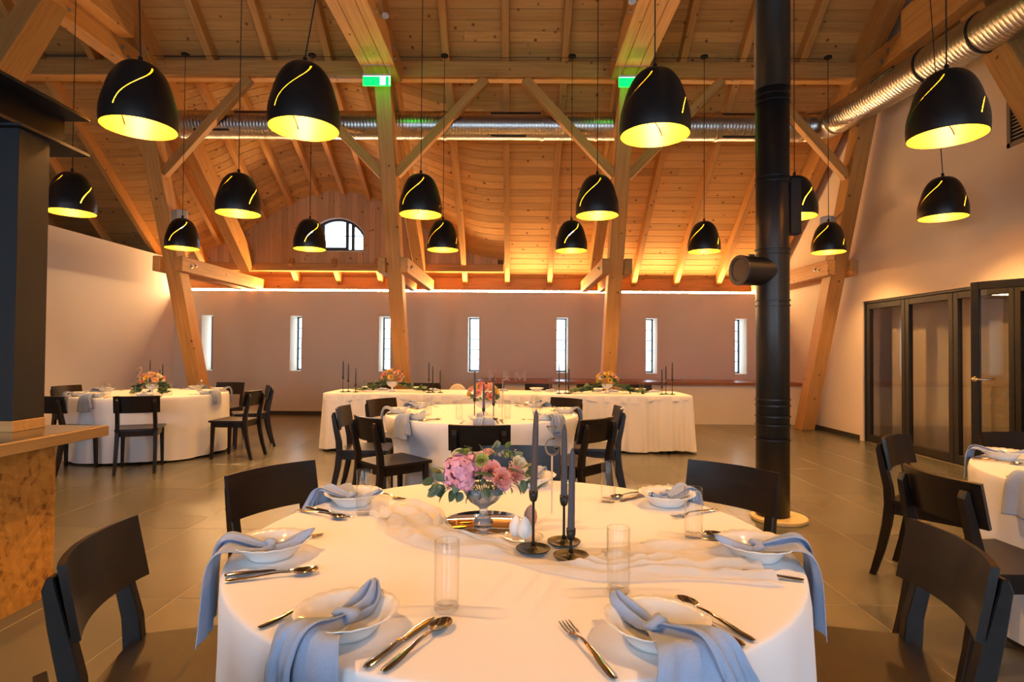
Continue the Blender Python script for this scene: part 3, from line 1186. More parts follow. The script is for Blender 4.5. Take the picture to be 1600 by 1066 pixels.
# steel cable along the purlin that carries the far row of lamps
pts = []
for i in range(31):
    x = -5.3 + i * 0.32
    pts.append((x, 8.10, 5.44 - 0.012 * abs(math.sin(i * 0.9))))
tag(MB().tube(pts, 0.004, 5).build('supply_cable', CORD), 'thin dark cable strung along the purlin between the far lamps', 'cable')

# ---------------------------------------------------------------- spiral duct
duct = thing('ventilation_duct', 'galvanised spiral ventilation duct running behind the posts and turning right', 'duct', TR(0, 8.62, 4.44))
DR = 0.205


def rib_profile(L):
    p = []
    z = 0.0
    while z < L:
        p += [(DR, z), (DR, z + 0.030), (DR + 0.0016, z + 0.034), (DR, z + 0.038)]
        z += 0.048
    p.append((DR, L))
    return p


Y90 = Matrix.Rotation(R(90), 4, 'Y')
xl, xe = -5.05, 4.29
MB().lathe(rib_profile(xe - xl), 28, Matrix.Translation((xl, 8.62, 4.66)) @ Y90).build('straight_run', ZINC, duct, smooth=True)
el = []
for i in range(9):
    a = i / 8 * PI / 2
    el.append((xe + 0.32 * math.sin(a), 8.62 - 0.32 * (1 - math.cos(a)), 4.66))
MB().tube(el, DR * 1.01, 28).build('elbow', ZINC, duct, smooth=True)
SA, SB = Vector((xe + 0.32, 8.30, 4.66)), Vector((xe + 0.51, 4.5, 4.50))
SM = frame(SA, SB)
SM.translation = SA
SM = SM @ Y90
MB().lathe(rib_profile((SB - SA).length), 28, SM).build('side_run', ZINC, duct, smooth=True)
for x in (-3.4, -1.1, 0.35, 1.15, 2.95, 4.2):
    MB().lathe([(DR, 0), (DR + 0.012, 0.004), (DR + 0.012, 0.05), (DR, 0.054)], 28, Matrix.Translation((x, 8.62, 4.66)) @ Y90, False, False).build('joint_band', ZINC, duct, auto=0.5)
for d in (1.72, 2.45):
    MB().lathe([(DR, 0), (DR + 0.010, 0.004), (DR + 0.010, 0.03), (DR, 0.034)], 28, SM @ Matrix.Translation((0, 0, d)), False, False).build('joint_band', STEEL, duct, auto=0.5)
for x, a in ((-0.12, 62), (-0.12, -38), (0.12, -38), (-3.9, -38), (3.3, 62), (3.28, -38), (-4.5, 40)):
    # air slots set into the skin
    Mx = Matrix.Translation((x, 8.62, 4.66)) @ Matrix.Rotation(R(a), 4, 'X') @ Matrix.Translation((0, -DR - 0.002, 0))
    MB().box(-0.26, 0.26, -0.006, 0.012, -0.016, 0.016).build('air_slot', BLACKM, duct, Mx)
Mx = Matrix.Translation(SA.lerp(SB, 0.29)) @ Matrix.Rotation(R(32), 4, 'Y') @ Matrix.Translation((-DR - 0.002, 0, 0))
MB().box(-0.006, 0.012, -0.3, 0.3, -0.018, 0.018).build('air_slot', BLACKM, duct, Mx)

# ---------------------------------------------------------------- flue pipe
PX, PD = 2.015, 4.55
flue = thing('flue_pipe', 'tall black steel flue pipe with a capped side branch', 'pipe', TR(PX, PD, 0.03))
ztop = U(PD) + PL
MB().lathe([(0.123, 0.032), (0.123, 1.6), (0.123, 2.2), (0.126, 3.4)], 36, Matrix.Translation((PX, PD, 0))).build('lower_pipe', STOVE, flue, smooth=True)
MB().lathe([(0.131, 3.36), (0.131, ztop)], 36, Matrix.Translation((PX, PD, 0))).build('upper_pipe', STOVE, flue, smooth=True)
for z in (0.62, 0.735, 0.80, 0.885, 0.93, 1.66, 1.70, 2.06, 2.10, 2.62, 2.66, 3.25, 3.30, 3.36, 3.42):
    MB().lathe([(0.122, z - 0.007), (0.1305, z - 0.005), (0.1305, z + 0.005), (0.122, z + 0.007)], 36, Matrix.Translation((PX, PD, 0)), False, False).build('clamp_band', STOVE, flue, auto=0.5)
Mx = Matrix.Translation((PX, PD, 1.925)) @ Matrix.Rotation(R(18), 4, 'Z') @ Matrix.Rotation(R(-90), 4, 'Y')
MB().lathe([(0.112, 0.05), (0.112, 0.29), (0.117, 0.292), (0.117, 0.305)], 32, Mx).build('side_branch', STOVE, flue, auto=0.6)
cp = MB().lathe([(0.117, 0.303), (0.117, 0.318), (0.088, 0.320), (0.084, 0.314), (0.0, 0.314)], 32, Mx).build('end_cap', plain('cap_grey', (0.045, 0.042, 0.045), 0.35), flue, auto=0.6)
MB().box(-0.02, 0.02, -0.01, 0.01, 0, 0.018, Matrix.Translation((PX - 0.19, PD - 0.06, 2.036))).build('latch', STOVE, flue)
MB().box(PX + 0.12, PX + 0.205, PD - 0.05, PD + 0.05, 2.22, 2.66).build('control_box', STEEL, flue, bevel=0.005)
tag(MB().lathe([(0.20, 0.0), (0.205, 0.004), (0.205, 0.024), (0.198, 0.030)], 40, Matrix.Translation((PX + 0.04, PD - 0.02, 0))).build('floor_plate', CREAM, auto=0.5),
    'round cream plate on the floor under the flue pipe', 'plate')

# ---------------------------------------------------------------- exit signs


def exit_sign(x, d, label):
    t = thing('exit_sign', label, 'sign', TR(x, d, 4.80), 'emergency exit signs')
    Mx = WM[t]
    MB().box(-0.18, 0.18, -0.012, 0.012, 0, 0.125).build('light_panel', EXITG, t, Mx)
    MB().box(-0.183, 0.183, -0.016, 0.016, 0.125, 0.15).build('housing', WHITEP, t, Mx, bevel=0.003)
    MB().box(-0.183, 0.183, -0.0125, -0.0120, 0.118, 0.125).build('light_edge', EXITW, t, Mx)
    w = MB().box(0.045, 0.118, -0.0145, -0.0122, 0.004, 0.116).build('white_field', EXITW, t, Mx)
    fig = MB()
    fig.lathe([(0.008, 0), (0.008, 0.001)], 10, Matrix.Translation((0.088, -0.0148, 0.088)) @ Matrix.Rotation(R(90), 4, 'X'))
    for a, b in (((0.084, 0.078), (0.078, 0.050)), ((0.078, 0.050), (0.092, 0.034)), ((0.092, 0.034), (0.086, 0.016)),
                 ((0.078, 0.050), (0.066, 0.036)), ((0.066, 0.036), (0.056, 0.036)), ((0.083, 0.074), (0.098, 0.062)), ((0.082, 0.074), (0.066, 0.064))):
        fig.tube([(a[0], -0.0152, a[1]), (b[0], -0.0152, b[1])], 0.0035, 6)
    fig.build('running_figure', EXITF, w, Mx)
    MB().box(0.165, 0.178, -0.0145, -0.0122, 0.004, 0.116).build('edge_stripe', EXITW, t, Mx)
    br = MB()
    br.tube([(-0.17, 0, 0.15), (-0.17, 0, 0.279), (0.17, 0, 0.279), (0.17, 0, 0.15)], 0.006, 6)
    br.build('hanger', WHITEP, t, Mx)
    return t


exit_sign(TX[1], 7.62, 'lit green exit sign with white running figure on the left centre post')
exit_sign(TX[2], 7.62, 'lit green exit sign mostly hidden behind the large pendant lamp')

# ---------------------------------------------------------------- loudspeakers on the end posts, spots, sockets
for k, (x, d, z, s) in enumerate(((-5.02, 8.60, 3.26, 1), (4.64, 8.62, 3.22, -1))):
    sp = thing('loudspeaker', ['white rounded loudspeaker on the left leaning post, above a far pendant', 'grey-white rounded loudspeaker on the right leaning post, behind a far pendant'][k],
               'speaker', TR(x, d, z), 'wall loudspeakers')
    Mx = TR(x, d, z, R(-35 * s))
    MB().box(-0.10, 0.10, -0.085, 0.085, -0.105, 0.105).build('cabinet', WHITEP, sp, Mx, bevel=0.045, seg=4)
    MB().box(-0.082, 0.082, -0.09, -0.084, -0.085, 0.085).build('grille', plain('speaker_grille_%d' % k, (0.55, 0.55, 0.54), 0.7, bump=0.5, bump_scale=900), sp, Mx, bevel=0.002)
    px = TX[0] + 0.11 if s == 1 else TX[3] - 0.11
    MB().tube([(px, 8.70, z + 0.10), ((px + x) / 2, 8.66, z + 0.12), (x, d + 0.03, z + 0.08)], 0.014, 8).build('bracket', WHITEP, sp, Matrix.Identity(4))
for k, (x, d, z, s) in enumerate(((TX[1] + 0.232, 6.85, 5.29, 1), (TX[2] - 0.232, 6.27, 5.12, -1))):
    sp = thing('spot_light', ['small white spot on the side of the beam above the exit sign', 'small white spot on the beam beside the large central pendant'][k], 'spotlight', TR(x, d, z), 'beam spotlights')
    Mx = TR(x + s * 0.05, d, z)
    MB().tube([(-s * 0.05, 0, 0), (0, 0, 0)], 0.012, 8).build('arm', ZINC, sp, Mx)
    MB().lathe([(0.024, 0.05), (0.036, 0.04), (0.036, -0.04), (0.028, -0.042), (0.0, -0.03)], 18, Mx @ Matrix.Rotation(R(-60), 4, 'X')).build('head', WHITEP, sp, Matrix.Identity(4), auto=0.6)
socks = [(atd(424, 630, DB), 'wall socket low on the back wall beside the left table'), (atd(969, 588, DB), 'wall socket just right of the third leaning post'),
         (atd(1068, 589, DB), 'wall socket under the sixth slit window, left of a pair'), (atd(1107, 590, DB), 'wall socket nearest the flue pipe on the back wall')]
for p, lab in socks:
    s = thing('wall_socket', lab, 'socket', TR(p.x, DB, p.z), 'wall sockets')
    MB().box(-0.065, 0.065, -0.009, 0, -0.04, 0.04).build('cover', SOCK, s, WM[s], bevel=0.003)
    for q in (-0.03, 0.03):
        MB().lathe([(0.021, 0), (0.021, 0.002), (0.018, 0.001)], 14, WM[s] @ Matrix.Translation((q, -0.009, 0)) @ Matrix.Rotation(R(90), 4, 'X')).build('outlet', WALL, s, Matrix.Identity(4))

# letters K & M standing on the ledge


def text_mesh(ch, size, depth, mat):
    c = bpy.data.curves.new('glyph', 'FONT')
    c.body = ch
    c.size = size
    c.extrude = depth / 2
    c.align_x = 'CENTER'
    o = bpy.data.objects.new('glyph', c)
    COL.objects.link(o)
    dg = bpy.context.evaluated_depsgraph_get()
    me = bpy.data.meshes.new_from_object(o.evaluated_get(dg))
    bpy.data.objects.remove(o)
    me.materials.clear()
    me.materials.append(mat)
    return me


LETW = plain('letter_plywood', (0.94, 0.84, 0.74), 0.6)
ld, lz, lh = 10.62, 0.755, 0.185


def letter_root(ch, px, w):
    p = atd(px, 590, ld)
    return p.x


def glyph_letter(ch, x):
    mb = MB()
    y0, y1 = -0.009, 0.009

    def stroke(a, b, w):
        a, b = Vector((a[0], 0, a[1])), Vector((b[0], 0, b[1]))
        dvec = (b - a).normalized()
        n = Vector((-dvec.z, 0, dvec.x)) * w / 2
        q = [a + n, a - n, b - n, b + n]
        mb.hexa([(q[0].x, y0, q[0].z), (q[1].x, y0, q[1].z), (q[1].x, y1, q[1].z), (q[0].x, y1, q[0].z),
                 (q[3].x, y0, q[3].z), (q[2].x, y0, q[2].z), (q[2].x, y1, q[2].z), (q[3].x, y1, q[3].z)])
    if ch == 'K':
        stroke((-0.045, 0), (-0.045, lh), 0.028)
        stroke((-0.035, 0.075), (0.05, lh), 0.012)
        stroke((-0.012, 0.10), (0.055, 0), 0.026)
        for x0, x1, z in ((-0.075, -0.015, 0), (-0.075, -0.015, lh - 0.01), (0.025, 0.08, 0), (0.025, 0.075, lh - 0.01)):
            mb.box(x0, x1, y0, y1, z, z + 0.01)
    else:
        stroke((-0.085, 0), (-0.085, lh), 0.013)
        stroke((0.085, 0), (0.085, lh), 0.028)
        stroke((-0.085, lh), (0.0, 0.01), 0.026)
        stroke((0.0, 0.01), (0.085, lh), 0.012)
        for x0, x1, z in ((-0.115, -0.055, 0), (-0.12, -0.07, lh - 0.01), (0.05, 0.12, 0), (0.07, 0.12, lh - 0.01)):
            mb.box(x0, x1, y0, y1, z, z + 0.01)
    o = mb.build('standing_letter', LETW, None, TR(x, ld, lz))
    return o


tag(glyph_letter('K', letter_root('K', 769, 8)), 'pale standing letter K on the ledge behind the head table', 'letter', 'standing letters')
tag(glyph_letter('M', letter_root('M', 812.5, 19)), 'pale standing letter M on the ledge behind the head table', 'letter', 'standing letters')
me = text_mesh('&', 0.255, 0.018, LETW)
zz = min(v_.co.y for v_ in me.vertices)
o = ob('standing_letter', me, None, TR(letter_root('&', 790, 14), ld, lz - zz) @ Matrix.Rotation(R(90), 4, 'X'))
tag(o, 'pale standing ampersand between two letters on the ledge', 'letter', 'standing letters')

# ---------------------------------------------------------------- bar counter, steel column and beam
bar = thing('bar_counter', 'bar counter of raw chipboard with a steel top and wooden edge', 'counter', TR(-3.2, 1.6, 0))
M = Matrix.Translation((-3.3, 1.3, 0.4))
MB().box(-0.85, 0.87, -2.4, 1.77, -0.4, 0.405).build('body', OSB, bar, M)
MB().box(-4.20, -2.265, -1.2, 3.235, 0.805, 0.86).build('top_edge', wood('bar_edge_wood', (0.42, 0.26, 0.10), (0.32, 0.19, 0.07), WK, axis=1, knots=0), bar, bevel=0.003)
MB().box(-4.19, -2.285, -1.19, 3.215, 0.858, 0.863).build('worktop', BRUSHED, bar)
sc_ = thing('steel_column', 'dark steel column standing on the bar counter', 'column', TR(-2.64, 3.02, 0.863))
MB().box(-0.105, 0.105, -0.10, 0.10, 0.05, 1.55).build('shaft', STEEL, sc_, WM[sc_], bevel=0.004)
MB().box(-0.108, 0.108, -0.103, 0.103, 0.0, 0.055).build('base_sleeve', wood('sleeve_reflection', (0.52, 0.30, 0.10), (0.42, 0.22, 0.07), WK, axis=0, knots=0), sc_, WM[sc_], bevel=0.002)  # brown reflection of a shiny base put into the sleeve's colour
MB().box(-0.14, 0.14, -0.13, 0.13, 1.55, 1.563).build('head_plate', STEEL, sc_, WM[sc_])
ib = thing('steel_beam', 'dark steel I-beam resting on the column over the bar', 'beam', TR(-2.68, 3.4, 2.43))
for z0, z1, n in ((2.428, 2.445, 'lower_flange'), (2.64, 2.657, 'upper_flange')):
    MB().box(-2.80, -2.54, 0.2, 3.42, z0, z1).build(n, STEEL, ib)
MB().box(-2.70, -2.68, 0.2, 3.40, 2.445, 2.64).build('web', plain('shaded_web_steel', (0.005, 0.005, 0.006), 0.8, spec=0.1), ib)  # shade put into the web's colour, a darker copy of the flange steel
# ================================================================== furniture
# ---------------------------------------------------------------- chair: local +y is where the sitter looks


def chair_meshes():
    out = []
    # seat, slightly wider in front, softly rounded and dished
    def seat(u, v):
        x = (u - 0.5) * 2
        y = (v - 0.5) * 2
        w = 0.205 + 0.010 * y
        z = 0.455 - 0.010 * (1 - x * x) * (1 - y * y)
        return (x * w, -0.205 + 0.42 * v, z)
    out.append(('seat', MB().grid(seat, 10, 10, 0.022).mesh(CHAIRW, auto=0.6)))
    ap = MB().box(-0.175, 0.175, 0.155, 0.178, 0.375, 0.434).box(-0.172, 0.172, -0.192, -0.17, 0.375, 0.434)
    ap.box(-0.19, -0.168, -0.17, 0.16, 0.375, 0.434).box(0.168, 0.19, -0.17, 0.16, 0.375, 0.434)
    out.append(('seat_frame', ap.mesh(CHAIRW)))
    for s in (-1, 1):
        # front leg, square and tapering
        a, b = 0.020, 0.014
        cx, cy = s * 0.182, 0.175
        lg = MB().hexa([(cx + s * 0.006 - b, cy + 0.01 - b, 0), (cx + s * 0.006 + b, cy + 0.01 - b, 0), (cx + s * 0.006 + b, cy + 0.01 + b, 0), (cx + s * 0.006 - b, cy + 0.01 + b, 0),
                        (cx - a, cy - a, 0.435), (cx + a, cy - a, 0.435), (cx + a, cy + a, 0.435), (cx - a, cy + a, 0.435)])
        out.append(('leg', lg.mesh(CHAIRW, bevel=0.003)))
        # rear leg running up as the back post, bowed
        st = [(0.0, -0.285, 0.014, 0.017), (0.15, -0.243, 0.016, 0.021), (0.30, -0.212, 0.017, 0.024), (0.42, -0.198, 0.018, 0.026), (0.52, -0.205, 0.018, 0.024),
              (0.64, -0.232, 0.018, 0.021), (0.735, -0.252, 0.018, 0.016), (0.765, -0.250, 0.018, 0.008)]
        v, f = [], []
        for z, y, hx, hy in st:
            xc = s * (0.176 - 0.012 * z / 0.77)
            for dx, dy in ((-1, -1), (1, -1), (1, 1), (-1, 1)):
                v.append((xc + dx * hx, y + dy * hy, z))
        for k in range(len(st) - 1):
            for i in range(4):
                j = (i + 1) % 4
                f.append((4 * k + i, 4 * k + j, 4 * k + 4 + j, 4 * k + 4 + i))
        f += [(3, 2, 1, 0), tuple(4 * (len(st) - 1) + i for i in range(4))]
        out.append(('leg', MB().add(v, f).mesh(CHAIRW, bevel=0.003)))
    # curved back panel in front of the posts

    def back(u, v):
        x = (u - 0.5) * 0.405
        z = 0.625 + 0.175 * v
        c = (x / 0.2125) ** 2
        return (x, -0.228 - 0.034 * (v) + 0.045 * c + 0.012, z - 0.006 * c * (1 - v) * 0)
    out.append(('backrest', MB().grid(back, 14, 5, -0.017).mesh(CHAIRW, bevel=0.0, auto=0.6)))
    # small notch plates where the posts meet the panel
    return out


CHM = chair_meshes()


def chair(bx, by, fx, fy, label, off=0.228):
    """bx, by: place of the middle of the back panel; f: where the chair faces"""
    n = math.hypot(fx, fy)
    fx, fy = fx / n, fy / n
    Mx = TR(bx + fx * off, by + fy * off, 0, math.atan2(-fx, fy))
    c = thing('dining_chair', label, 'chair', Mx, 'dark wooden dining chairs')
    for nme, me in CHM:
        ob(nme, me, c, Mx)
    return c


T1, T2, T3, T4 = (0.0, 1.73), (-0.29, 5.2), (-4.51, 7.2), (2.97, 2.55)
RT1, RT2, RT3, RT4 = 0.78, 0.85, 0.86, 0.78
TH = 0.74
N1, N2, N3, N4 = 'nearest round table', 'middle round table', 'left round table', 'right round table'
CHAIRS = [
    (-1.08, 1.51, 0.97, 0.23, 'dark wooden chair in the lower left corner at the nearest round table'),
    (1.16, 1.55, -0.98, 0.19, 'dark wooden chair in the lower right corner at the nearest round table'),
    (-0.54, 0.77, 0.488, 0.873, 'dark wooden chair at the bottom left edge, only the tip of its back showing'),
    (-1.015, 2.43, 0.83, -0.55, 'dark wooden chair behind the nearest round table, left of its flowers'),
    (0.95, 2.54, -0.73, -0.69, 'dark wooden chair behind the nearest round table, beside the flue pipe'),
    (0.03, 3.02, 0.0, -1.0, 'dark wooden chair behind the flowers and candles of the nearest round table'),
    (-0.234, 3.86, 0.0, 1.0, 'dark wooden chair with its back to us at the middle round table, above the flowers'),
    (-1.10, 4.30, 0.735, 0.678, 'dark wooden chair at the left front of the middle round table, seat in full view'),
    (-1.50, 5.04, 1.0, 0.02, 'dark wooden chair seen edge-on at the left of the middle round table'),
    (-1.36, 5.89, 0.85, -0.52, 'dark wooden chair at the back left of the middle round table'),
    (0.55, 6.15, -0.68, -0.73, 'dark wooden chair at the back right of the middle round table'),
    (0.93, 5.2, -1.0, 0.05, 'dark wooden chair seen edge-on at the right of the middle round table'),
    (0.62, 4.31, -0.72, 0.69, 'dark wooden chair at the right front of the middle round table'),
    (-3.92, 6.0, -0.41, 0.91, 'dark wooden chair with its back to us in front of the left round table'),
    (-4.78, 5.9, 0.15, 0.99, 'dark wooden chair behind the bar counter corner at the left round table'),
    (-5.90, 7.60, 1.0, -0.2, 'dark wooden chair nearest the left wall at the left round table'),
    (-3.12, 6.95, -1.0, 0.05, 'dark wooden chair in side view at the right front of the left round table'),
    (-3.33, 7.85, -0.87, -0.48, 'dark wooden chair at the right rear of the left round table, edge-on'),
    (-4.23, 8.62, 0.0, -1.0, 'dark wooden chair at the far side of the left round table below the post'),
    (2.28, 3.50, 0.62, -0.78, 'dark wooden chair at the right round table nearest the flue pipe'),
    (1.75, 2.42, 1.0, 0.05, 'dark wooden chair with its back to us at the right round table'),
    (3.16, 3.70, -0.05, -1.0, 'dark wooden chair at the far side of the right round table before the glass door'),
    (-2.03, 8.79, 0.0, -1.0, 'dark wooden chair behind the head table, leftmost'),
    (-1.33, 8.79, 0.0, -1.0, 'dark wooden chair behind the head table beside the cream chair'),
    (-0.37, 8.79, 0.0, -1.0, 'dark wooden chair behind the head table, behind the middle flowers'),
    (0.36, 8.79, 0.0, -1.0, 'dark wooden chair behind the head table right of the middle, below the letter M'),
    (1.14, 8.79, 0.0, -1.0, 'dark wooden chair behind the right flowers of the head table'),
    (1.86, 8.79, 0.0, -1.0, 'dark wooden chair behind the head table, rightmost'),
]
for c in CHAIRS:
    chair(*c)
# rounded cream chair behind the head table
cc = thing('cream_chair', 'cream rounded-back chair behind the head table', 'chair', TR(-0.86, 8.50, 0))
Mx = WM[cc]
v = MB()
poly = [(-0.13, 0.42), (0.13, 0.42)] + [(0.13 * math.cos(a), 0.655 + 0.14 * math.sin(a)) for a in [PI * i / 14 for i in range(15)]]
v.prism(poly, -0.03, 0.03, Matrix.Translation((0, 0.20, 0)) @ Matrix.Rotation(R(90), 4, 'X'))
v.build('backrest', CREAMC, cc, Mx, bevel=0.012, seg=2)
MB().box(-0.2, 0.2, -0.2, 0.2, 0.40, 0.47).build('seat', CREAMC, cc, Mx, bevel=0.02, seg=2)
for sx in (-1, 1):
    for sy in (-1, 1):
        MB().tube([(sx * 0.17, sy * 0.17, 0), (sx * 0.15, sy * 0.15, 0.41)], [0.012, 0.016], 8).build('leg', WHITEP, cc, Mx)

# ---------------------------------------------------------------- round tables with floor-length cloths


def round_table(c, rad, lab, seed):
    t = thing('round_table', 'round wooden table hidden under the white cloth, the %s' % lab, 'table', TR(c[0], c[1], 0), 'round banquet tables')
    Mx = WM[t]
    MB().lathe([(rad - 0.03, 0.705), (rad - 0.02, 0.71), (rad - 0.02, 0.728), (rad - 0.03, 0.732)], 48).build('tabletop', PLY, t, Mx)
    for a in range(4):
        q = PI / 4 + a * PI / 2
        MB().tube([(math.cos(q) * rad * 0.62, math.sin(q) * rad * 0.62, 0), (math.cos(q) * rad * 0.62, math.sin(q) * rad * 0.62, 0.705)], 0.022, 10).build('leg', STEEL, t, Mx)
    rr = random.Random(seed)
    ph = [rr.uniform(0, 2 * PI) for _ in range(6)]
    nf = [rr.choice((13, 15, 17)), rr.choice((22, 25, 27)), 9]
    prof = [(0.0, 1.0)]
    # v: top rings, edge, skirt
    rings = [(0.02, TH), (0.25, TH), (0.5, TH), (0.7, TH), (0.85, TH), (0.95, TH), (0.98, TH)]
    edge = [(0.99, TH - 0.0006), (0.997, TH - 0.003), (1.0, TH - 0.009)]
    skirt = [0.70, 0.62, 0.54, 0.48, 0.42, 0.32, 0.22, 0.12, 0.03]
    n = 180
    v, f = [], []
    tot = rings + edge

    def fold(a):
        s = 0.55 * math.sin(nf[0] * a + ph[0] + 0.8 * math.sin(3 * a + ph[1])) + 0.45 * math.sin(nf[1] * a + ph[2]) * (0.6 + 0.4 * math.sin(4 * a + ph[3])) + 0.4 * math.sin(nf[2] * a + ph[4])
        return s
    for k, z in tot:
        for i in range(n):
            a = 2 * PI * i / n
            dz = 0.0
            v.append((rad * k * math.cos(a), rad * k * math.sin(a), z + dz))
    # the skirt is pushed in where a seat stands under the table edge
    lim = [9.0] * n
    for bx, by, fx, fy, _l in CHAIRS:
        if math.hypot(bx - c[0], by - c[1]) > rad + 0.8 or (c is T1 and by < 2.0):
            continue
        L_ = math.hypot(fx, fy)
        fx, fy = fx / L_, fy / L_
        ox, oy = bx + fx * 0.228 - c[0], by + fy * 0.228 - c[1]
        for i in range(n):
            a = 2 * PI * i / n
            dx_, dy_ = math.cos(a), math.sin(a)
            for st_ in range(60):
                r_ = 0.35 + st_ * 0.012
                lx = (dx_ * r_ - ox) * fy - (dy_ * r_ - oy) * fx
                ly = (dx_ * r_ - ox) * fx + (dy_ * r_ - oy) * fy
                if abs(lx) < 0.235 and -0.3 < ly < 0.235:
                    lim[i] = min(lim[i], r_)
                    break
    lim = [min(lim[(i + k) % n] for k in range(-2, 3)) for i in range(n)]
    lim = [min(q_, rad + 0.05) for q_ in lim]
    lim = [min(lim[i], sum(lim[(i + k) % n] for k in range(-3, 4)) / 7) for i in range(n)]
    for z in skirt:
        q = (TH - z) / TH
        for i in range(n):
            a = 2 * PI * i / n
            r_ = rad + 0.004 + 0.012 * q + 0.032 * (q ** 0.8) * fold(a) + 0.006 * q * math.sin(7 * z + 5 * a)
            zz = z + (0.008 * math.sin(5 * a + ph[5]) if z < 0.05 else 0)
            wz = min(1.0, max(0.0, (0.70 - z) / 0.18))
            r_ = min(r_, (rad + 0.05) * (1 - wz) + lim[i] * wz)
            v.append((r_ * math.cos(a), r_ * math.sin(a), zz))
    m = len(tot) + len(skirt)
    for k in range(m - 1):
        for i in range(n):
            j = (i + 1) % n
            f.append((k * n + i, (k + 1) * n + i, (k + 1) * n + j, k * n + j))
    f.append(tuple(range(n)))
    o = ob('tablecloth', mesh(v, f, CLOTH, smooth=True), None, Mx)
    tag(o, 'white floor-length cloth over the %s' % lab, 'tablecloth', 'round white tablecloths')
    return t


round_table(T1, RT1, N1, 3)
round_table(T2, RT2, N2, 5)
round_table(T3, RT3, N3, 8)
round_table(T4, RT4, N4, 11)

# ---------------------------------------------------------------- head table with a gathered satin skirt
HX0, HX1, HY0, HY1 = -2.46, 2.27, 7.42, 8.22
ht = thing('head_table', 'long banquet table under the cream satin skirt', 'table', TR((HX0 + HX1) / 2, (HY0 + HY1) / 2, 0))
Mx = Matrix.Identity(4)
for k in range(3):
    a = HX0 + 0.06 + k * (HX1 - HX0 - 0.12) / 3
    MB().box(a + 0.003, a + (HX1 - HX0 - 0.12) / 3 - 0.003, HY0 + 0.05, HY1 - 0.05, 0.70, 0.728).build('tabletop', PLY, ht)
for x in (HX0 + 0.25, -0.9, 0.7, HX1 - 0.25):
    for y in (HY0 + 0.2, HY1 - 0.2):
        MB().tube([(x, y, 0), (x, y, 0.70)], 0.02, 8).build('leg', STEEL, ht)


def perimeter(t, r=0.06):
    """point and outward normal on the rounded rectangle, t in 0..1 along its length"""
    w, h = HX1 - HX0 - 2 * r, HY1 - HY0 - 2 * r
    q = PI * r / 2
    L = 2 * (w + h) + 4 * q
    s = (t % 1.0) * L
    cx, cy = (HX0 + HX1) / 2, (HY0 + HY1) / 2
    for (ox, oy, ang, ln, kind) in ((-w / 2, -h / 2 - r, 0, w, 0), (w / 2, -h / 2, -90, q, 1), (w / 2 + r, -h / 2, 90, h, 0), (w / 2, h / 2, 0, q, 1),
                                    (w / 2, h / 2 + r, 180, w, 0), (-w / 2, h / 2, 90, q, 1), (-w / 2 - r, h / 2, 270, h, 0), (-w / 2, -h / 2, 180, q, 1)):
        if s <= ln:
            if kind == 0:
                a = R(ang)
                d = Vector((math.cos(a), math.sin(a), 0))
                return Vector((cx + ox, cy + oy, 0)) + d * s, Vector((d.y, -d.x, 0))
            a = R(ang) + s / r
            nrm = Vector((math.cos(a), math.sin(a), 0))
            return Vector((cx + ox, cy + oy, 0)) + nrm * r, nrm
        s -= ln
    return Vector((HX0 + r, HY0, 0)), Vector((0, -1, 0))


def hskirt(u, v):
    p, n = perimeter(u)
    z = 0.03 + 0.68 * v
    a = u * 2 * PI
    fo = 0.5 * math.sin(61 * a + 2 * math.sin(5 * a)) + 0.35 * math.sin(97 * a + 1.3) + 0.3 * math.sin(31 * a)
    k = 0.35 + 0.65 * (1 - v)
    q = p + n * (0.012 + 0.035 * (1 - v) + 0.034 * fo * k)
    return (q.x, q.y, z + 0.012 * (1 - v) * math.sin(13 * a))


sk = MB().grid(lambda u, v: hskirt(u, v), 620, 8, wrap=True)
hc_ = thing('head_tablecloth', 'cream satin cloth with gathered skirt on the long head table', 'tablecloth', TR((HX0 + HX1) / 2, (HY0 + HY1) / 2, 0))
sk.build('skirt', SATIN, hc_, smooth=True)
v, f = [], []
n = 260
levels = [(-0.30, TH), (-0.06, TH), (-0.012, TH), (0.004, TH - 0.003), (0.012, TH - 0.012), (0.018, -1)]
for off, z in levels:
    for i in range(n):
        u = i / n
        p, nn = perimeter(u)
        a = u * 2 * PI
        q = p + nn * off
        if off < -0.2:
            q = Vector((min(max(q.x, HX0 + 0.3), HX1 - 0.3), min(max(q.y, HY0 + 0.3), HY1 - 0.3), 0))
        zz = z if z > 0 else TH - 0.085 - 0.022 * math.sin(9 * a + 0.8) - 0.012 * math.sin(23 * a)
        w = 0.006 * math.sin(40 * a) if z < 0 else 0
        v.append((q.x + nn.x * w, q.y + nn.y * w, zz))
for k in range(len(levels) - 1):
    for i in range(n):
        j = (i + 1) % n
        f.append((k * n + i, (k + 1) * n + i, (k + 1) * n + j, k * n + j))
f.append(tuple(range(n)))
ob('top_cloth', mesh(v, f, SATIN, smooth=True), hc_)

# ================================================================== tableware
# ---------------------------------------------------------------- meshes of one place setting


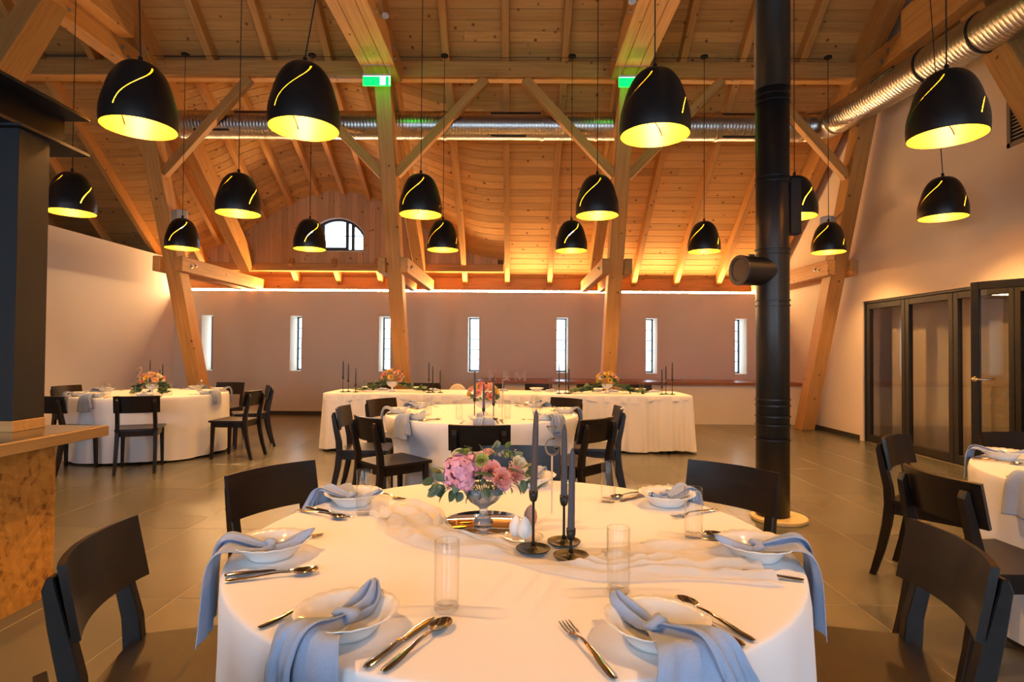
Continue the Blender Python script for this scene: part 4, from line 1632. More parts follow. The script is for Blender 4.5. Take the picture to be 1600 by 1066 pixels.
def plate_mesh():
    prof = [(0.0, 0.004), (0.058, 0.004), (0.060, 0.0), (0.064, 0.0), (0.067, 0.006), (0.082, 0.022), (0.096, 0.034), (0.112, 0.042),
            (0.1135, 0.0435), (0.112, 0.045), (0.095, 0.0375), (0.080, 0.026), (0.066, 0.012), (0.055, 0.0085), (0.0, 0.0085)]
    n = 72

    def sc(a, k):
        if 7 <= k <= 9:
            return 1 + 0.016 * abs(math.sin(a * 9)) - 0.006
        return 1
    v, f = [], []
    for k, (r, z) in enumerate(prof):
        for i in range(n):
            a = 2 * PI * i / n
            rr = max(r, 0.0005) * sc(a, k)
            zz = z + (0.0022 * abs(math.sin(a * 9)) if 7 <= k <= 9 else 0)
            v.append((rr * math.cos(a), rr * math.sin(a), zz))
    for k in range(len(prof) - 1):
        for i in range(n):
            j = (i + 1) % n
            f.append((k * n + i, k * n + j, (k + 1) * n + j, (k + 1) * n + i))
    v = [(x * 0.89, y * 0.89, z * 0.95) for x, y, z in v]
    return mesh(v, f, CHINA, smooth=True)


PLATE = plate_mesh()


def strip(path, widths, ripple, nf, phase, thick, nu=18, skew=0.0, sub=5):
    """cloth strip along +y: path of (y, z), half widths, fold depth per station"""
    pts = [Vector((0, y, z)) for y, z in path]
    P, W, RI = [], [], []
    m = len(pts)
    for i in range(m - 1):
        p0, p1, p2, p3 = pts[max(i - 1, 0)], pts[i], pts[i + 1], pts[min(i + 2, m - 1)]
        for s in range(sub):
            t = s / sub
            P.append(0.5 * ((2 * p1) + (p2 - p0) * t + (2 * p0 - 5 * p1 + 4 * p2 - p3) * t * t + (3 * p1 - p0 - 3 * p2 + p3) * t ** 3))
            W.append(widths[i] * (1 - t) + widths[i + 1] * t)
            RI.append(ripple[i] * (1 - t) + ripple[i + 1] * t)
    P.append(pts[-1])
    W.append(widths[-1])
    RI.append(ripple[-1])
    n = len(P) - 1

    def fn(u, v):
        j = min(int(round(v * n)), n)
        a = (u - 0.5) * 2
        t = (P[min(j + 1, n)] - P[max(j - 1, 0)]).normalized()
        nrm = Vector((0, -t.z, t.y))
        if nrm.z < -0.3:
            nrm = -nrm
        q = P[j] + nrm * RI[j] * (math.cos(nf * a * PI + phase + 0.5 * v) - 0.3)
        return (a * W[j] + skew * v + 0.006 * math.sin(7 * v + phase), q.y + 0.004 * math.sin(9 * a + phase) * v, q.z + 0.003 * math.sin(5 * a + 3 * phase))
    return MB().grid(fn, nu, n, thick)


def napkin_meshes(phase, skew, hang):
    path = [(-0.012, 0.026), (0.025, 0.029), (0.065, 0.040), (0.102, 0.0485), (0.124, 0.034), (0.136, -0.006), (0.140, -0.05 - hang * 0.3), (0.142, -hang)]
    wid = [0.012, 0.030, 0.056, 0.072, 0.077, 0.082, 0.086, 0.088]
    rip = [0.004, 0.006, 0.005, 0.003, 0.004, 0.005, 0.006, 0.007]
    main = strip(path, wid, rip, 1.3, phase, 0.0016, nu=22, skew=skew).mesh(LINEN, smooth=True)
    path2 = [(-0.010, 0.030), (0.025, 0.035), (0.062, 0.047), (0.102, 0.0565), (0.130, 0.044), (0.146, 0.005), (0.149, -0.03), (0.151, -hang * 0.72)]
    wid2 = [0.010, 0.014, 0.022, 0.028, 0.031, 0.033, 0.035, 0.037]
    over = strip(path2, wid2, [0.003, 0.004, 0.004, 0.003, 0.003, 0.004, 0.006, 0.007], 0.9, phase + 1.7, 0.0016, skew=-skew * 1.6 - 0.035).mesh(LINEN, smooth=True)
    path3 = [(0.006, 0.028), (-0.022, 0.024), (-0.050, 0.030), (-0.080, 0.046), (-0.104, 0.058)]
    tail = strip(path3, [0.012, 0.025, 0.031, 0.025, 0.008], [0.006, 0.011, 0.012, 0.008, 0.003], 1.9, phase, 0.0016, skew=0.02).mesh(LINEN, smooth=True)
    kn = MB()

    def knot(u, v):
        a, b = u * 2 * PI, v * 2 * PI
        r = 0.010 + 0.0025 * math.sin(3 * a + phase) + 0.0012 * math.sin(5 * b + 2 * a)
        x, z = (0.017 + r * math.cos(b)) * math.cos(a), (0.011 + r * math.cos(b)) * math.sin(a)
        return (x, 0.002 + r * math.sin(b) * 1.3 + 0.005 * math.sin(a * 2), 0.030 + z * 0.75)
    kn.grid(knot, 18, 10, wrap=True)
    return [('drape', main), ('fold', over), ('tail', tail), ('knot', kn.mesh(LINEN, smooth=True))]


NAPS = [napkin_meshes(0.3, -0.03, 0.12), napkin_meshes(1.9, 0.03, 0.15), napkin_meshes(3.1, -0.045, 0.16)]


def cutlery_meshes():
    out = {}

    def ribbon(st, thick):
        # st: y, half width, z, half thickness factor
        v, f = [], []
        for y, w, z, t in st:
            h = thick * t
            v += [(-w, y, z - h * 0.3), (-w * 0.5, y, z + h), (w * 0.5, y, z + h), (w, y, z - h * 0.3), (w * 0.5, y, z - h), (-w * 0.5, y, z - h)]
        for k in range(len(st) - 1):
            for i in range(6):
                j = (i + 1) % 6
                f.append((6 * k + i, 6 * k + j, 6 * k + 6 + j, 6 * k + 6 + i))
        f += [(5, 4, 3, 2, 1, 0), tuple(6 * (len(st) - 1) + i for i in range(6))]
        return v, f
    hd = [(0.105, 0.0055, 0.0035, 1.0), (0.095, 0.0085, 0.0040, 1.3), (0.06, 0.0082, 0.0055, 1.4), (0.02, 0.0052, 0.0085, 1.5), (-0.01, 0.0032, 0.010, 1.6), (-0.03, 0.0034, 0.0095, 1.4)]
    k = MB()
    k.add(*ribbon([(0.105, 0.005, 0.0045, 1.2), (0.098, 0.0085, 0.0055, 1.9), (0.05, 0.0078, 0.0055, 2.1), (0.005, 0.0062, 0.0050, 2.0), (-0.006, 0.0052, 0.0045, 1.4),
                   (-0.012, 0.0088, 0.0040, 0.5), (-0.05, 0.0095, 0.0035, 0.45), (-0.088, 0.0090, 0.0030, 0.4), (-0.105, 0.0045, 0.0028, 0.3), (-0.110, 0.0008, 0.0028, 0.2)], 0.0018))
    out['knife'] = k.mesh(CUTL, auto=0.9)
    s = MB()
    s.add(*ribbon(hd + [(-0.045, 0.004, 0.0075, 1.2)], 0.0014))

    def bowl(u, v):
        a = u * 2 * PI
        r = v
        x = 0.0195 * r * math.cos(a)
        y = -0.072 - 0.031 * r * math.sin(a)
        return (x, y, 0.002 + 0.0085 * r * r)
    s.grid(bowl, 22, 7, 0.0012, wrap=True)
    out['spoon'] = s.mesh(CUTL, auto=0.9)
    g = MB()
    g.add(*ribbon(hd + [(-0.04, 0.005, 0.0075, 1.1), (-0.05, 0.0105, 0.0055, 0.9), (-0.062, 0.0125, 0.0038, 0.8)], 0.0014))
    for i in range(4):
        x = -0.0108 + i * 0.0072
        g.add(*[[(p[0] + x, p[1], p[2]) for p in q] if n_ == 0 else q for n_, q in enumerate(ribbon([(-0.060, 0.0022, 0.0038, 0.8), (-0.080, 0.0018, 0.0030, 0.8), (-0.102, 0.0012, 0.0055, 0.6), (-0.106, 0.0006, 0.0062, 0.4)], 0.0014))])
    out['fork'] = g.mesh(CUTL, auto=0.9)
    return out


CUT = cutlery_meshes()
GL = MB().lathe([(0.0008, 0.0), (0.0255, 0.0), (0.0265, 0.002), (0.0265, 0.145), (0.0258, 0.1465), (0.0250, 0.145), (0.0246, 0.020), (0.022, 0.0145), (0.0008, 0.0135)], 36, None, False, False).mesh(TUMBLER, smooth=True)
GBASE = MB().lathe([(0.0008, 0.0012), (0.0235, 0.0012), (0.0242, 0.004), (0.0242, 0.0115), (0.0008, 0.0128)], 24, None, False, False).mesh(TUMBLER, smooth=True)


def glass(x, y, z, label):
    g = thing('water_glass', label, 'glass', TR(x, y, z), 'tall water glasses')
    ob('tumbler', GL, g, WM[g])
    ob('glass_base', GBASE, g, WM[g])


def setting(c, rad, ang, place, tab, ring=None, cut=True, nap=0, gl=None):
    """one place: plate, napkin, knife, spoon, fork; ang is the direction from the table centre"""
    ring = ring if ring else rad - 0.110
    ox, oy = math.cos(ang), math.sin(ang)
    px, py = c[0] + ox * ring, c[1] + oy * ring
    z = TH + 0.0012
    rz = ang - PI / 2
    w = 'at the %s of the %s' % (place, tab)
    p = ob('soup_plate', PLATE, None, TR(px, py, z, rz))
    tag(p, 'white scalloped soup plate %s' % w, 'plate', 'soup plates')
    t = thing('napkin', 'knotted blue-grey linen napkin %s' % w, 'napkin', TR(px, py, z, rz), 'linen napkins')
    for nm, me in NAPS[nap % 3]:
        ob(nm, me, t, WM[t])
    if cut:
        rx, ry = oy * -1, ox  # diner's right when looking to the centre is the clockwise side
        rx, ry = -oy, ox
        for nm, off, tw, sh in (('knife', 0.128, R(4), 0.0), ('spoon', 0.166, R(3), 0.0), ('fork', -0.145, R(-5), 0.0)):
            q = (px + rx * off - ox * sh, py + ry * off - oy * sh)
            # stay on the table top
            dd = math.hypot(q[0] - c[0], q[1] - c[1])
            lim = rad - 0.115
            if dd > lim:
                q = (c[0] + (q[0] - c[0]) * lim / dd, c[1] + (q[1] - c[1]) * lim / dd)
            o_ = ob(nm, CUT[nm], None, TR(q[0], q[1], z + 0.0005, rz + tw))
            tag(o_, 'polished steel %s %s' % (nm, w), nm, 'steel %s' % {'knife': 'knives', 'spoon': 'spoons', 'fork': 'forks'}[nm])
    if gl:
        glass(gl[0], gl[1], z, 'tall clear water glass %s' % w)


def ang_to(c, x, y):
    return math.atan2(y - c[1], x - c[0])


S1 = [(-0.324, 1.15, 'front left place', 0, (-0.142, 1.24)), (0.268, 1.13, 'front right place', 1, (0.240, 1.34)), (-0.65, 1.55, 'left place', 2, None),
      (0.666, 1.57, 'right place', 1, (0.535, 1.74)), (-0.579, 2.08, 'back left place', 1, (-0.503, 1.95)), (0.56, 2.115, 'back right place', 0, (0.345, 2.14)),
      (0.07, 2.38, 'far middle place', 2, None)]
for x, y, pl, nap, gl in S1:
    setting(T1, RT1, ang_to(T1, x, y), pl, N1, nap=nap, gl=gl)
S2 = [(-0.234, 3.86, 'near place'), (-1.10, 4.30, 'left front place'), (-1.50, 5.04, 'left place'), (-1.36, 5.89, 'back left place'), (0.55, 6.15, 'back right place'), (0.93, 5.2, 'right place'), (0.62, 4.31, 'right front place')]
for k, (x, y, pl) in enumerate(S2):
    a = ang_to(T2, x, y)
    setting(T2, RT2, a, pl, N2, nap=k, gl=(T2[0] + math.cos(a + 0.42) * 0.52, T2[1] + math.sin(a + 0.42) * 0.52))
S3 = [(-3.92, 6.0, 'near right place'), (-4.78, 5.9, 'near left place'), (-5.90, 7.60, 'left place'), (-3.12, 6.95, 'right front place'), (-3.33, 7.85, 'right rear place'), (-4.23, 8.62, 'far place'), (-5.3, 6.35, 'left front place')]
for k, (x, y, pl) in enumerate(S3):
    a = ang_to(T3, x, y)
    setting(T3, RT3, a, pl, N3, nap=k, gl=(T3[0] + math.cos(a + 0.42) * 0.56, T3[1] + math.sin(a + 0.42) * 0.56))
S4 = [(2.28, 3.50, 'far left place'), (1.75, 2.42, 'left place'), (2.3, 1.7, 'near left place')]
for k, (x, y, pl) in enumerate(S4):
    a = ang_to(T4, x, y)
    setting(T4, RT4, a, pl, N4, nap=k)

# head table places
for k, (x, pl) in enumerate(((-2.03, 'leftmost place'), (-1.33, 'second place from the left'), (-0.37, 'place left of the middle'), (0.30, 'place right of the middle'), (1.14, 'place behind the right flowers'), (1.72, 'rightmost place'))):
    w = 'at the %s of the head table' % pl
    o_ = ob('soup_plate', PLATE, None, TR(x, HY1 - 0.16, TH + 0.001, 0))
    tag(o_, 'white scalloped soup plate %s' % w, 'plate', 'soup plates')
    t = thing('napkin', 'folded blue-grey linen napkin %s' % w, 'napkin', TR(x + 0.2, HY1 - 0.20, TH + 0.001), 'linen napkins')
    def nf_(u, v, k=k):
        return ((u - 0.5) * 0.16, (v - 0.5) * 0.12, 0.012 + 0.022 * math.sin(u * PI) * math.sin(v * PI) + 0.006 * math.sin(u * 14 + k) * math.sin(v * 9))
    MB().grid(nf_, 14, 10, 0.010).build('folded_cloth', LINEN, t, WM[t], smooth=True)
    if k in (0, 3, 5):
        glass(x + [0.0, 0, 0, 0.19, 0, -0.02][k], HY1 - 0.42, TH + 0.001, 'tall clear water glass %s' % w)

# ---------------------------------------------------------------- candle holders
CB = {}


def candle_set(x, y, z0, cupz, topz, label, mat=CANDLE, s=1.0, flatbase=False, lean=0.0):
    c = thing('candle_holder', label, 'candle holder', TR(x, y, z0), 'black iron candle holders')
    Mx = WM[c]
    h = cupz - z0
    MB().lathe([(0.001, 0.0015), (0.034 * s, 0.0015), (0.046 * s, 0.006), (0.0475 * s, 0.009), (0.045 * s, 0.0085), (0.034 * s, 0.0045), (0.012 * s, 0.0055), (0.007, 0.014), (0.001, 0.02)], 32, None, False, False).build('foot', IRONB if not flatbase else IRON, c, Mx, smooth=True)
    MB().lathe([(0.007, 0.012), (0.0038, 0.028), (0.0036, h - 0.016), (0.006, h - 0.012)], 12).build('stem', IRON, c, Mx, smooth=True)
    MB().lathe([(0.004, h - 0.016), (0.0095, h - 0.011), (0.0122, h), (0.0125, h + 0.016), (0.0108, h + 0.016), (0.0105, h + 0.004), (0.001, h + 0.003)], 16, None, False, False).build('cup', IRON, c, Mx, smooth=True)
    k = thing('taper_candle', label.replace('black iron candle holder', 'grey taper candle'), 'candle', TR(x, y, cupz + 0.0045), 'taper candles')
    L = topz - cupz
    Ml = WM[k] @ Matrix.Rotation(lean, 4, 'Y')
    MB().lathe([(0.0095, 0), (0.0098, 0.01), (0.0085, L * 0.7), (0.0068, L - 0.018), (0.004, L - 0.006), (0.001, L)], 16).build('wax', mat, k, Ml, smooth=True)
    MB().tube([(0, 0, L - 0.003), (0.0008, 0, L + 0.009)], 0.0009, 5).build('wick', WICK, k, Ml)


Z1 = TH + 0.004
p = at(833, 861, Z1)
candle_set(p.x, p.y, Z1, 0.893, 1.125, 'black iron candle holder, tallest of three on the nearest round table', CANDLEB, lean=R(1.6))
p = at(881, 850, Z1)
candle_set(p.x, p.y, Z1, 0.866, 1.080, 'black iron candle holder, rear one of three on the nearest round table')
p = at(892, 872, Z1)
candle_set(p.x, p.y, Z1, 0.806, 1.030, 'black iron candle holder, shortest of three on the nearest round table', lean=R(0.6))
for tab, (bx, by), sc in ((N2, (-0.245, 4.62), 0.9), (N3, (-4.50, 7.3), 0.9)):
    big = [(-0.075, 0.0, 0.16, 0.23, 'tallest of three on the %s'), (0.075, 0.03, 0.125, 0.22, 'medium one of three on the %s'), (0.0, -0.04, 0.085, 0.21, 'shortest of three on the %s')]
    if tab == N3:
        big = [(-0.17, 0.1, 0.14, 0.27, 'tallest of three on the %s'), (-0.02, 0.12, 0.12, 0.23, 'medium one of three on the %s'), (-0.08, 0.16, 0.08, 0.20, 'shortest of three on the %s')]
    for dx_, dy_, hh, ll, lab in big:
        candle_set(bx + dx_, by + dy_, TH + 0.002, TH + hh, TH + hh + ll, 'black iron candle holder, ' + lab % tab, s=0.8)
gx = [(532, 614, 'left end', (8, 0, 0), ((0, 0.185, 0.41), (0.055, 0.145, 0.37), (0.165, 0.09, 0.32))),
      (670, 614, 'left of the cream chair', None, ((0, 0.165, 0.40), (0.045, 0.12, 0.35), (0.15, 0.08, 0.30))),
      (874, 616, 'right of the letter M', None, ((0, 0.10, 0.40), (0.09, 0.14, 0.44), (0.125, 0.08, 0.33))),
      (1035, 617, 'right end', None, ((0, 0.09, 0.33), (0.065, 0.14, 0.37), (0.135, 0.19, 0.42)))]
for px, py, nm, _, trio in gx:
    b = at(px, py, TH)
    names = sorted(range(3), key=lambda i: trio[i][1])
    for i, (dx_, hh, top) in enumerate(trio):
        lab = ['shortest', 'medium', 'tallest'][names.index(i)]
        candle_set(b.x + dx_, HY0 + 0.14 + 0.05 * (i % 2), TH + 0.001, TH + hh, TH + top, 'black iron candle holder, %s of three on the head table, %s' % (lab, nm), s=0.85, flatbase=True)

# ---------------------------------------------------------------- flowers


def rose_mesh(r, mat, seed, petals=17):
    rr = random.Random(seed)
    mb = MB()
    for i in range(petals):
        t = (i + 0.5) / petals
        ang = i * 2.39996
        op = 0.12 + 0.95 * t ** 1.2
        rad = r * (0.15 + 0.75 * t)
        hh = r * (1.05 - 0.38 * t)

        def pet(u, v, ang=ang, rad=rad, hh=hh, op=op, t=t):
            w = (u - 0.5) * 2
            span = (1.25 - 0.45 * t) * (0.35 + 0.65 * math.sin(min(v * 1.15, 1) * PI / 2))
            a = ang + w * span * 0.8
            rd = rad * (0.35 + 0.65 * v) + r * 0.18 * op * v * v - r * 0.06 * (1 - w * w) * 0 + r * 0.10 * op * (v ** 3)
            z = -0.35 * r + (hh + 0.35 * r) * v - r * 0.22 * op * v ** 3 - 0.10 * r * w * w * v
            return (rd * math.cos(a), rd * math.sin(a), z)
        mb.grid(pet, 4, 4)
    return mb.mesh(mat, smooth=True)


def hydrangea_mesh(r, mat, seed, n=70):
    rr = random.Random(seed)
    mb = MB()
    for i in range(n):
        zz = 1 - 1.55 * (i + 0.5) / n
        a = i * 2.39996
        q = math.sqrt(max(0, 1 - zz * zz))
        nrm = Vector((q * math.cos(a), q * math.sin(a), zz))
        M = nrm.to_track_quat('Z', 'X').to_matrix().to_4x4()
        M.translation = nrm * r * rr.uniform(0.80, 1.10)
        M = M @ Matrix.Rotation(rr.uniform(0, 6), 4, 'Z') @ Matrix.Rotation(rr.uniform(-0.3, 0.3), 4, 'X')
        s = r * rr.uniform(0.24, 0.30)
        for k in range(4):
            R4 = M @ Matrix.Rotation(k * PI / 2, 4, 'Z')
            mb.add([(0, 0, 0), (s * 0.55, -s * 0.55, s * 0.12), (s * 1.08, -s * 0.25, s * 0.10), (s * 1.08, s * 0.25, s * 0.10), (s * 0.55, s * 0.55, s * 0.12), (s * 0.6, 0, s * 0.02)],
                   [(0, 1, 5), (1, 2, 5), (2, 3, 5), (3, 4, 5), (4, 0, 5)], R4)
    return mb.mesh(mat, smooth=True)


def leaf_mesh(l, w, mat):
    def lf(u, v):
        t = u
        ww = w * math.sin(PI * min(max(t, 0.02), 0.985) ** 0.8) ** 0.8
        x = (v - 0.5) * 2 * ww
        return (x, l * t, 0.18 * abs(x) - 0.25 * l * t * t)
    return MB().grid(lf, 7, 4, 0.0006).mesh(mat, smooth=True)


LEAVES = [leaf_mesh(0.042, 0.018, LEAF), leaf_mesh(0.036, 0.017, LEAF2), leaf_mesh(0.05, 0.012, LEAF), leaf_mesh(0.045, 0.011, LEAF3)]
ROUND = [leaf_mesh(0.046, 0.021, LEAF), leaf_mesh(0.04, 0.019, LEAF2)]
RS = {}


def rose(mat, r, k):
    key = (mat.name, round(r, 4), k)
    if key not in RS:
        RS[key] = rose_mesh(r, mat, k)
    return RS[key]


VASEP = [(0.0005, 0.0), (0.026, 0.0), (0.030, 0.004), (0.027, 0.014), (0.016, 0.024), (0.011, 0.034), (0.014, 0.042), (0.012, 0.048), (0.018, 0.054),
         (0.044, 0.072), (0.058, 0.094), (0.064, 0.118), (0.060, 0.116), (0.054, 0.094), (0.040, 0.075), (0.014, 0.060), (0.0005, 0.059)]
VASE = MB().lathe(VASEP, 48, None, False, False, rfun=lambda a, k: 1 + (0.05 * math.cos(12 * a) if k in (2, 3, 9, 10, 11) else 0)).mesh(CRYSTAL, smooth=True)
LOWV = MB().lathe([(r_ * 1.0, z_ * 0.85) for r_, z_ in VASEP], 32, None, False, False, rfun=lambda a, k: 1 + (0.04 * math.cos(12 * a) if k in (2, 3, 9, 10, 11) else 0)).mesh(CHINA, smooth=True)


def oriented(p, nrm, spin=0.0):
    M = Vector(nrm).normalized().to_track_quat('Z', 'Y').to_matrix().to_4x4() @ Matrix.Rotation(spin, 4, 'Z')
    M.translation = p
    return M


def leaf_matrix(p, direction, roll=0.0):
    """leaf grows along local +y"""
    y = Vector(direction).normalized()
    up = Vector((0, 0, 1))
    if abs(y.dot(up)) > 0.97:
        up = Vector((1, 0, 0))
    x = y.cross(up).normalized()
    z = x.cross(y)
    M = Matrix((x, y, z)).transposed().to_4x4() @ Matrix.Rotation(roll, 4, 'Y')
    M.translation = p
    return M


# big bouquet on the nearest table; centre column above the crystal bowl
bp_ = at(755, 820, Z1)
FX, FY = bp_.x, bp_.y
fl = thing('flower_arrangement', 'bouquet of pink hydrangea and roses in a footed crystal bowl on the nearest round table', 'flowers', TR(FX, FY, Z1 + 0.004))
Mx = WM[fl]
ob('crystal_bowl', VASE, fl, Mx)
zb = Z1 + 0.004


def fpx(px, py, dd):
    """place seen at a pixel, dd metres behind the bowl's axis"""
    return atd(px, py, FY + dd)


for k, (px, py, dd, r) in enumerate(((718, 737, -0.03, 0.047), (735, 728, 0.0, 0.036), (706, 748, -0.01, 0.030), (727, 752, -0.04, 0.030))):
    q = fpx(px, py, dd)
    ob('hydrangea', hydrangea_mesh(r, PINK, k, 58), fl, oriented(q, (-0.3, -0.7, 0.6)))
for k, (px, py, dd, r, mt, nr) in enumerate(((766, 736, -0.035, 0.030, ROSE, (0, -0.9, 0.45)), (783, 748, -0.045, 0.030, ROSE, (0.2, -0.9, 0.2)), (803, 742, -0.02, 0.028, ROSE, (0.5, -0.7, 0.3)),
                                             (752, 718, 0.0, 0.026, PEACH, (-0.1, -0.5, 0.9)), (763, 709, 0.02, 0.018, PEACH, (0, -0.3, 1)), (809, 727, 0.0, 0.027, CREAMP, (0.4, -0.6, 0.6)),
                                             (752, 721, -0.03, 0.021, BUDG, (0, -0.7, 0.5)), (727, 709, 0.02, 0.017, BUDG, (-0.3, -0.3, 0.9)), (716, 712, 0.02, 0.022, CREAMP, (-0.4, -0.4, 0.8)),
                                             (793, 712, 0.01, 0.016, BUDG, (0.2, -0.4, 0.8)), (703, 722, 0.01, 0.018, CREAMP, (-0.6, -0.4, 0.6)), (786, 757, -0.05, 0.018, PINK, (0.2, -0.8, 0)))):
    ob('rose', rose(mt, r, k % 5), fl, oriented(fpx(px, py, dd), nr, k))
# small filler blooms: tiny starry florets in front right
for k in range(26):
    px, py = 770 + rnd.uniform(0, 42), 700 + rnd.uniform(0, 30)
    q = fpx(px, py, rnd.uniform(-0.03, 0.03))
    mt = [LEAF3, LEAF2, PEACH, CREAMP][k % 4]
    key = ('fill', k % 4)
    if key not in RS:
        RS[key] = hydrangea_mesh(0.0065, mt, k, 8)
    ob('filler_bud', RS[key], fl, oriented(q, (0, -0.5, 0.8), k))
# eucalyptus leaves
LP = [(675, 757, 662, 748), (672, 750, 655, 752), (690, 745, 676, 730), (694, 752, 680, 738), (700, 765, 684, 780), (690, 762, 663, 772), (712, 768, 700, 782), (722, 770, 712, 785), (735, 768, 725, 784),
      (742, 766, 738, 784), (750, 765, 746, 778), (760, 766, 762, 785), (772, 765, 782, 770), (795, 758, 803, 770), (806, 757, 815, 768), (815, 750, 822, 772), (780, 762, 790, 768),
      (700, 752, 690, 742), (684, 757, 690, 776), (706, 760, 690, 764), (742, 740, 772, 738), (755, 706, 752, 696), (782, 706, 800, 702), (726, 706, 712, 702), (820, 742, 838, 735), (770, 702, 773, 694),
      (836, 770, 850, 752), (790, 760, 800, 758), (828, 750, 834, 764), (760, 745, 750, 758), (793, 733, 812, 735), (740, 712, 735, 700), (765, 757, 770, 775), (716, 757, 708, 772), (728, 762, 733, 776), (812, 740, 830, 742), (815, 733, 834, 722), (806, 715, 818, 704), (800, 755, 818, 762),
      (745, 760, 736, 772), (756, 762, 766, 776), (680, 762, 668, 764), (698, 738, 686, 728), (790, 700, 796, 692), (735, 702, 728, 694), (778, 700, 776, 690), (822, 755, 836, 748)]
for k, (x0, y0, x1, y1) in enumerate(LP):
    dd = -0.055 + 0.035 * ((k * 7) % 5) / 4 if y0 > 725 else 0.01
    a, b = fpx(x0, y0, dd), fpx(x1, y1, dd - 0.02 + 0.03 * ((k * 3) % 4) / 3)
    me = ROUND[k % 2] if k < 20 else LEAVES[k % 4]
    L_ = (b - a).length
    Ml = leaf_matrix(a, b - a, R(rnd.uniform(-60, 60)))
    s_ = min(max(L_ / 0.042, 0.75), 1.5)
    ob('leaf', me, fl, Ml @ Matrix.Scale(s_, 4))
for k in range(9):
    a = rnd.uniform(0, 2 * PI)
    q = fpx(700 + k * 13, 752 - 10 * math.sin(k * 0.39) * 2, -0.02)
    MB().tube([(FX, FY, zb + 0.075), tuple((Vector((FX, FY, zb + 0.11)) + q) / 2 + Vector((0, 0, 0.012))), tuple(q)], 0.0016, 5).build('stem', STEM, fl)


def bouquet(name_lab, x, y, z, cols, s, seed, trail=0.0, vase=LOWV):
    rr = random.Random(seed)
    t = thing('flower_arrangement', name_lab, 'flowers', TR(x, y, z))
    ob('bowl', vase, t, TR(x, y, z) @ Matrix.Scale(s, 4))
    c = Vector((x, y, z + 0.13 * s))
    n = 13
    for i in range(n):
        zz = 1 - 1.25 * (i + 0.5) / n
        a = i * 2.39996 + seed
        q = math.sqrt(max(0, 1 - zz * zz))
        nrm = Vector((q * math.cos(a), q * math.sin(a), zz))
        p = c + Vector((nrm.x * 0.105 * s, nrm.y * 0.085 * s, nrm.z * 0.075 * s + 0.02))
        ob('rose', rose(cols[i % len(cols)], round(0.030 * s, 4), i % 3), t, oriented(p, nrm + Vector((0, -0.2, 0.3)), i))
    for i in range(34):
        a = rr.uniform(0, 2 * PI)
        d_ = Vector((math.cos(a), math.sin(a) * 0.8, rr.uniform(-0.35, 0.75)))
        p = c + d_ * 0.07 * s
        ob('leaf', LEAVES[i % 4], t, leaf_matrix(p, d_ + Vector((0, 0, 0.2)), rr.uniform(-1, 1)) @ Matrix.Scale(s * rr.uniform(0.9, 1.4), 4))
    if trail:
        for sd in (-1, 1):
            pts = [(x + sd * 0.06, y, z + 0.11), (x + sd * 0.16, y - 0.02, z + 0.085), (x + sd * 0.30 * trail, y - 0.04, z + 0.03), (x + sd * 0.46 * trail, y - 0.05, z + 0.018)]
            MB().tube(pts, 0.0025, 5).build('garland_stem', STEM, t)
            for i in range(44):
                u = rr.random() ** 0.8 * 2.98
                j = int(u)
                p = Vector(pts[j]).lerp(Vector(pts[j + 1]), u - j)
                d_ = Vector((sd * rr.uniform(0.0, 1), rr.uniform(-0.8, 0.6), rr.uniform(-0.2, 0.8)))
                if p.z < z + 0.035:
                    d_.z = abs(d_.z) * 0.5 + 0.05
                p.z = max(p.z, z + 0.02)
                ob('leaf', LEAVES[i % 4], t, leaf_matrix(p, d_, rr.uniform(-1, 1)) @ Matrix.Scale(rr.uniform(1.5, 2.3), 4))


bouquet('coral and peach roses with green leaves on the middle round table', -0.27, 5.02, TH + 0.002, [ROSE, PEACH, YELLOW, ROSE], 1.15, 4)
bouquet('cream and pink roses with green leaves on the left round table', -4.42, 7.05, TH + 0.002, [CREAMP, PEACH, YELLOW, ROSE], 1.1, 9, 0.35)
b = at(612, 612, TH)
bouquet('peach and yellow roses with trailing leaves on the left half of the head table', b.x, 7.78, TH + 0.002, [PEACH, YELLOW, ROSE, PEACH], 1.25, 2, 1.0)
b = at(947, 614, TH)
bouquet('yellow and peach roses with trailing leaves on the right half of the head table', b.x, 7.72, TH + 0.002, [YELLOW, PEACH, YELLOW, CREAMP], 1.2, 6, 1.0)

# ---------------------------------------------------------------- small things on the nearest table
p = at(757, 812, Z1)
tag(MB().lathe([(0.001, 0), (0.128, 0), (0.13, 0.001), (0.13, 0.0028), (0.129, 0.0032), (0.001, 0.0032)], 56, Matrix.Translation((p.x + 0.0, p.y - 0.02, TH + 0.0006)), False, False).build('mirror_disc', MIRROR, auto=0.5),
    'round mirror plate under the crystal flower bowl', 'mirror')
p = at(817, 842, Z1)
tag(MB().lathe([(0.001, 0.001), (0.03, 0.001), (0.056, 0.006), (0.060, 0.010), (0.055, 0.0085), (0.03, 0.004), (0.001, 0.004)], 40, TR(p.x, p.y, Z1 - 0.002), False, False).build('glass_saucer', TUMBLER, smooth=True),
    'clear glass saucer under the white egg candles', 'saucer')


def egg(px, py, mat, lab, s):
    q = at(px, py, Z1 + 0.004)
    o_ = MB().lathe([(0.0005, 0.0), (0.010 * s, 0.002), (0.018 * s, 0.012 * s), (0.021 * s, 0.026 * s), (0.019 * s, 0.042 * s), (0.012 * s, 0.056 * s), (0.004, 0.063 * s), (0.0015, 0.066 * s)], 32, None, False, False,
                    rfun=lambda a, k: 1 + 0.02 * math.cos(14 * a)).build('egg_candle', mat, None, TR(q.x, q.y, q.z), smooth=True)
    tag(o_, lab, 'candle', 'egg candles')


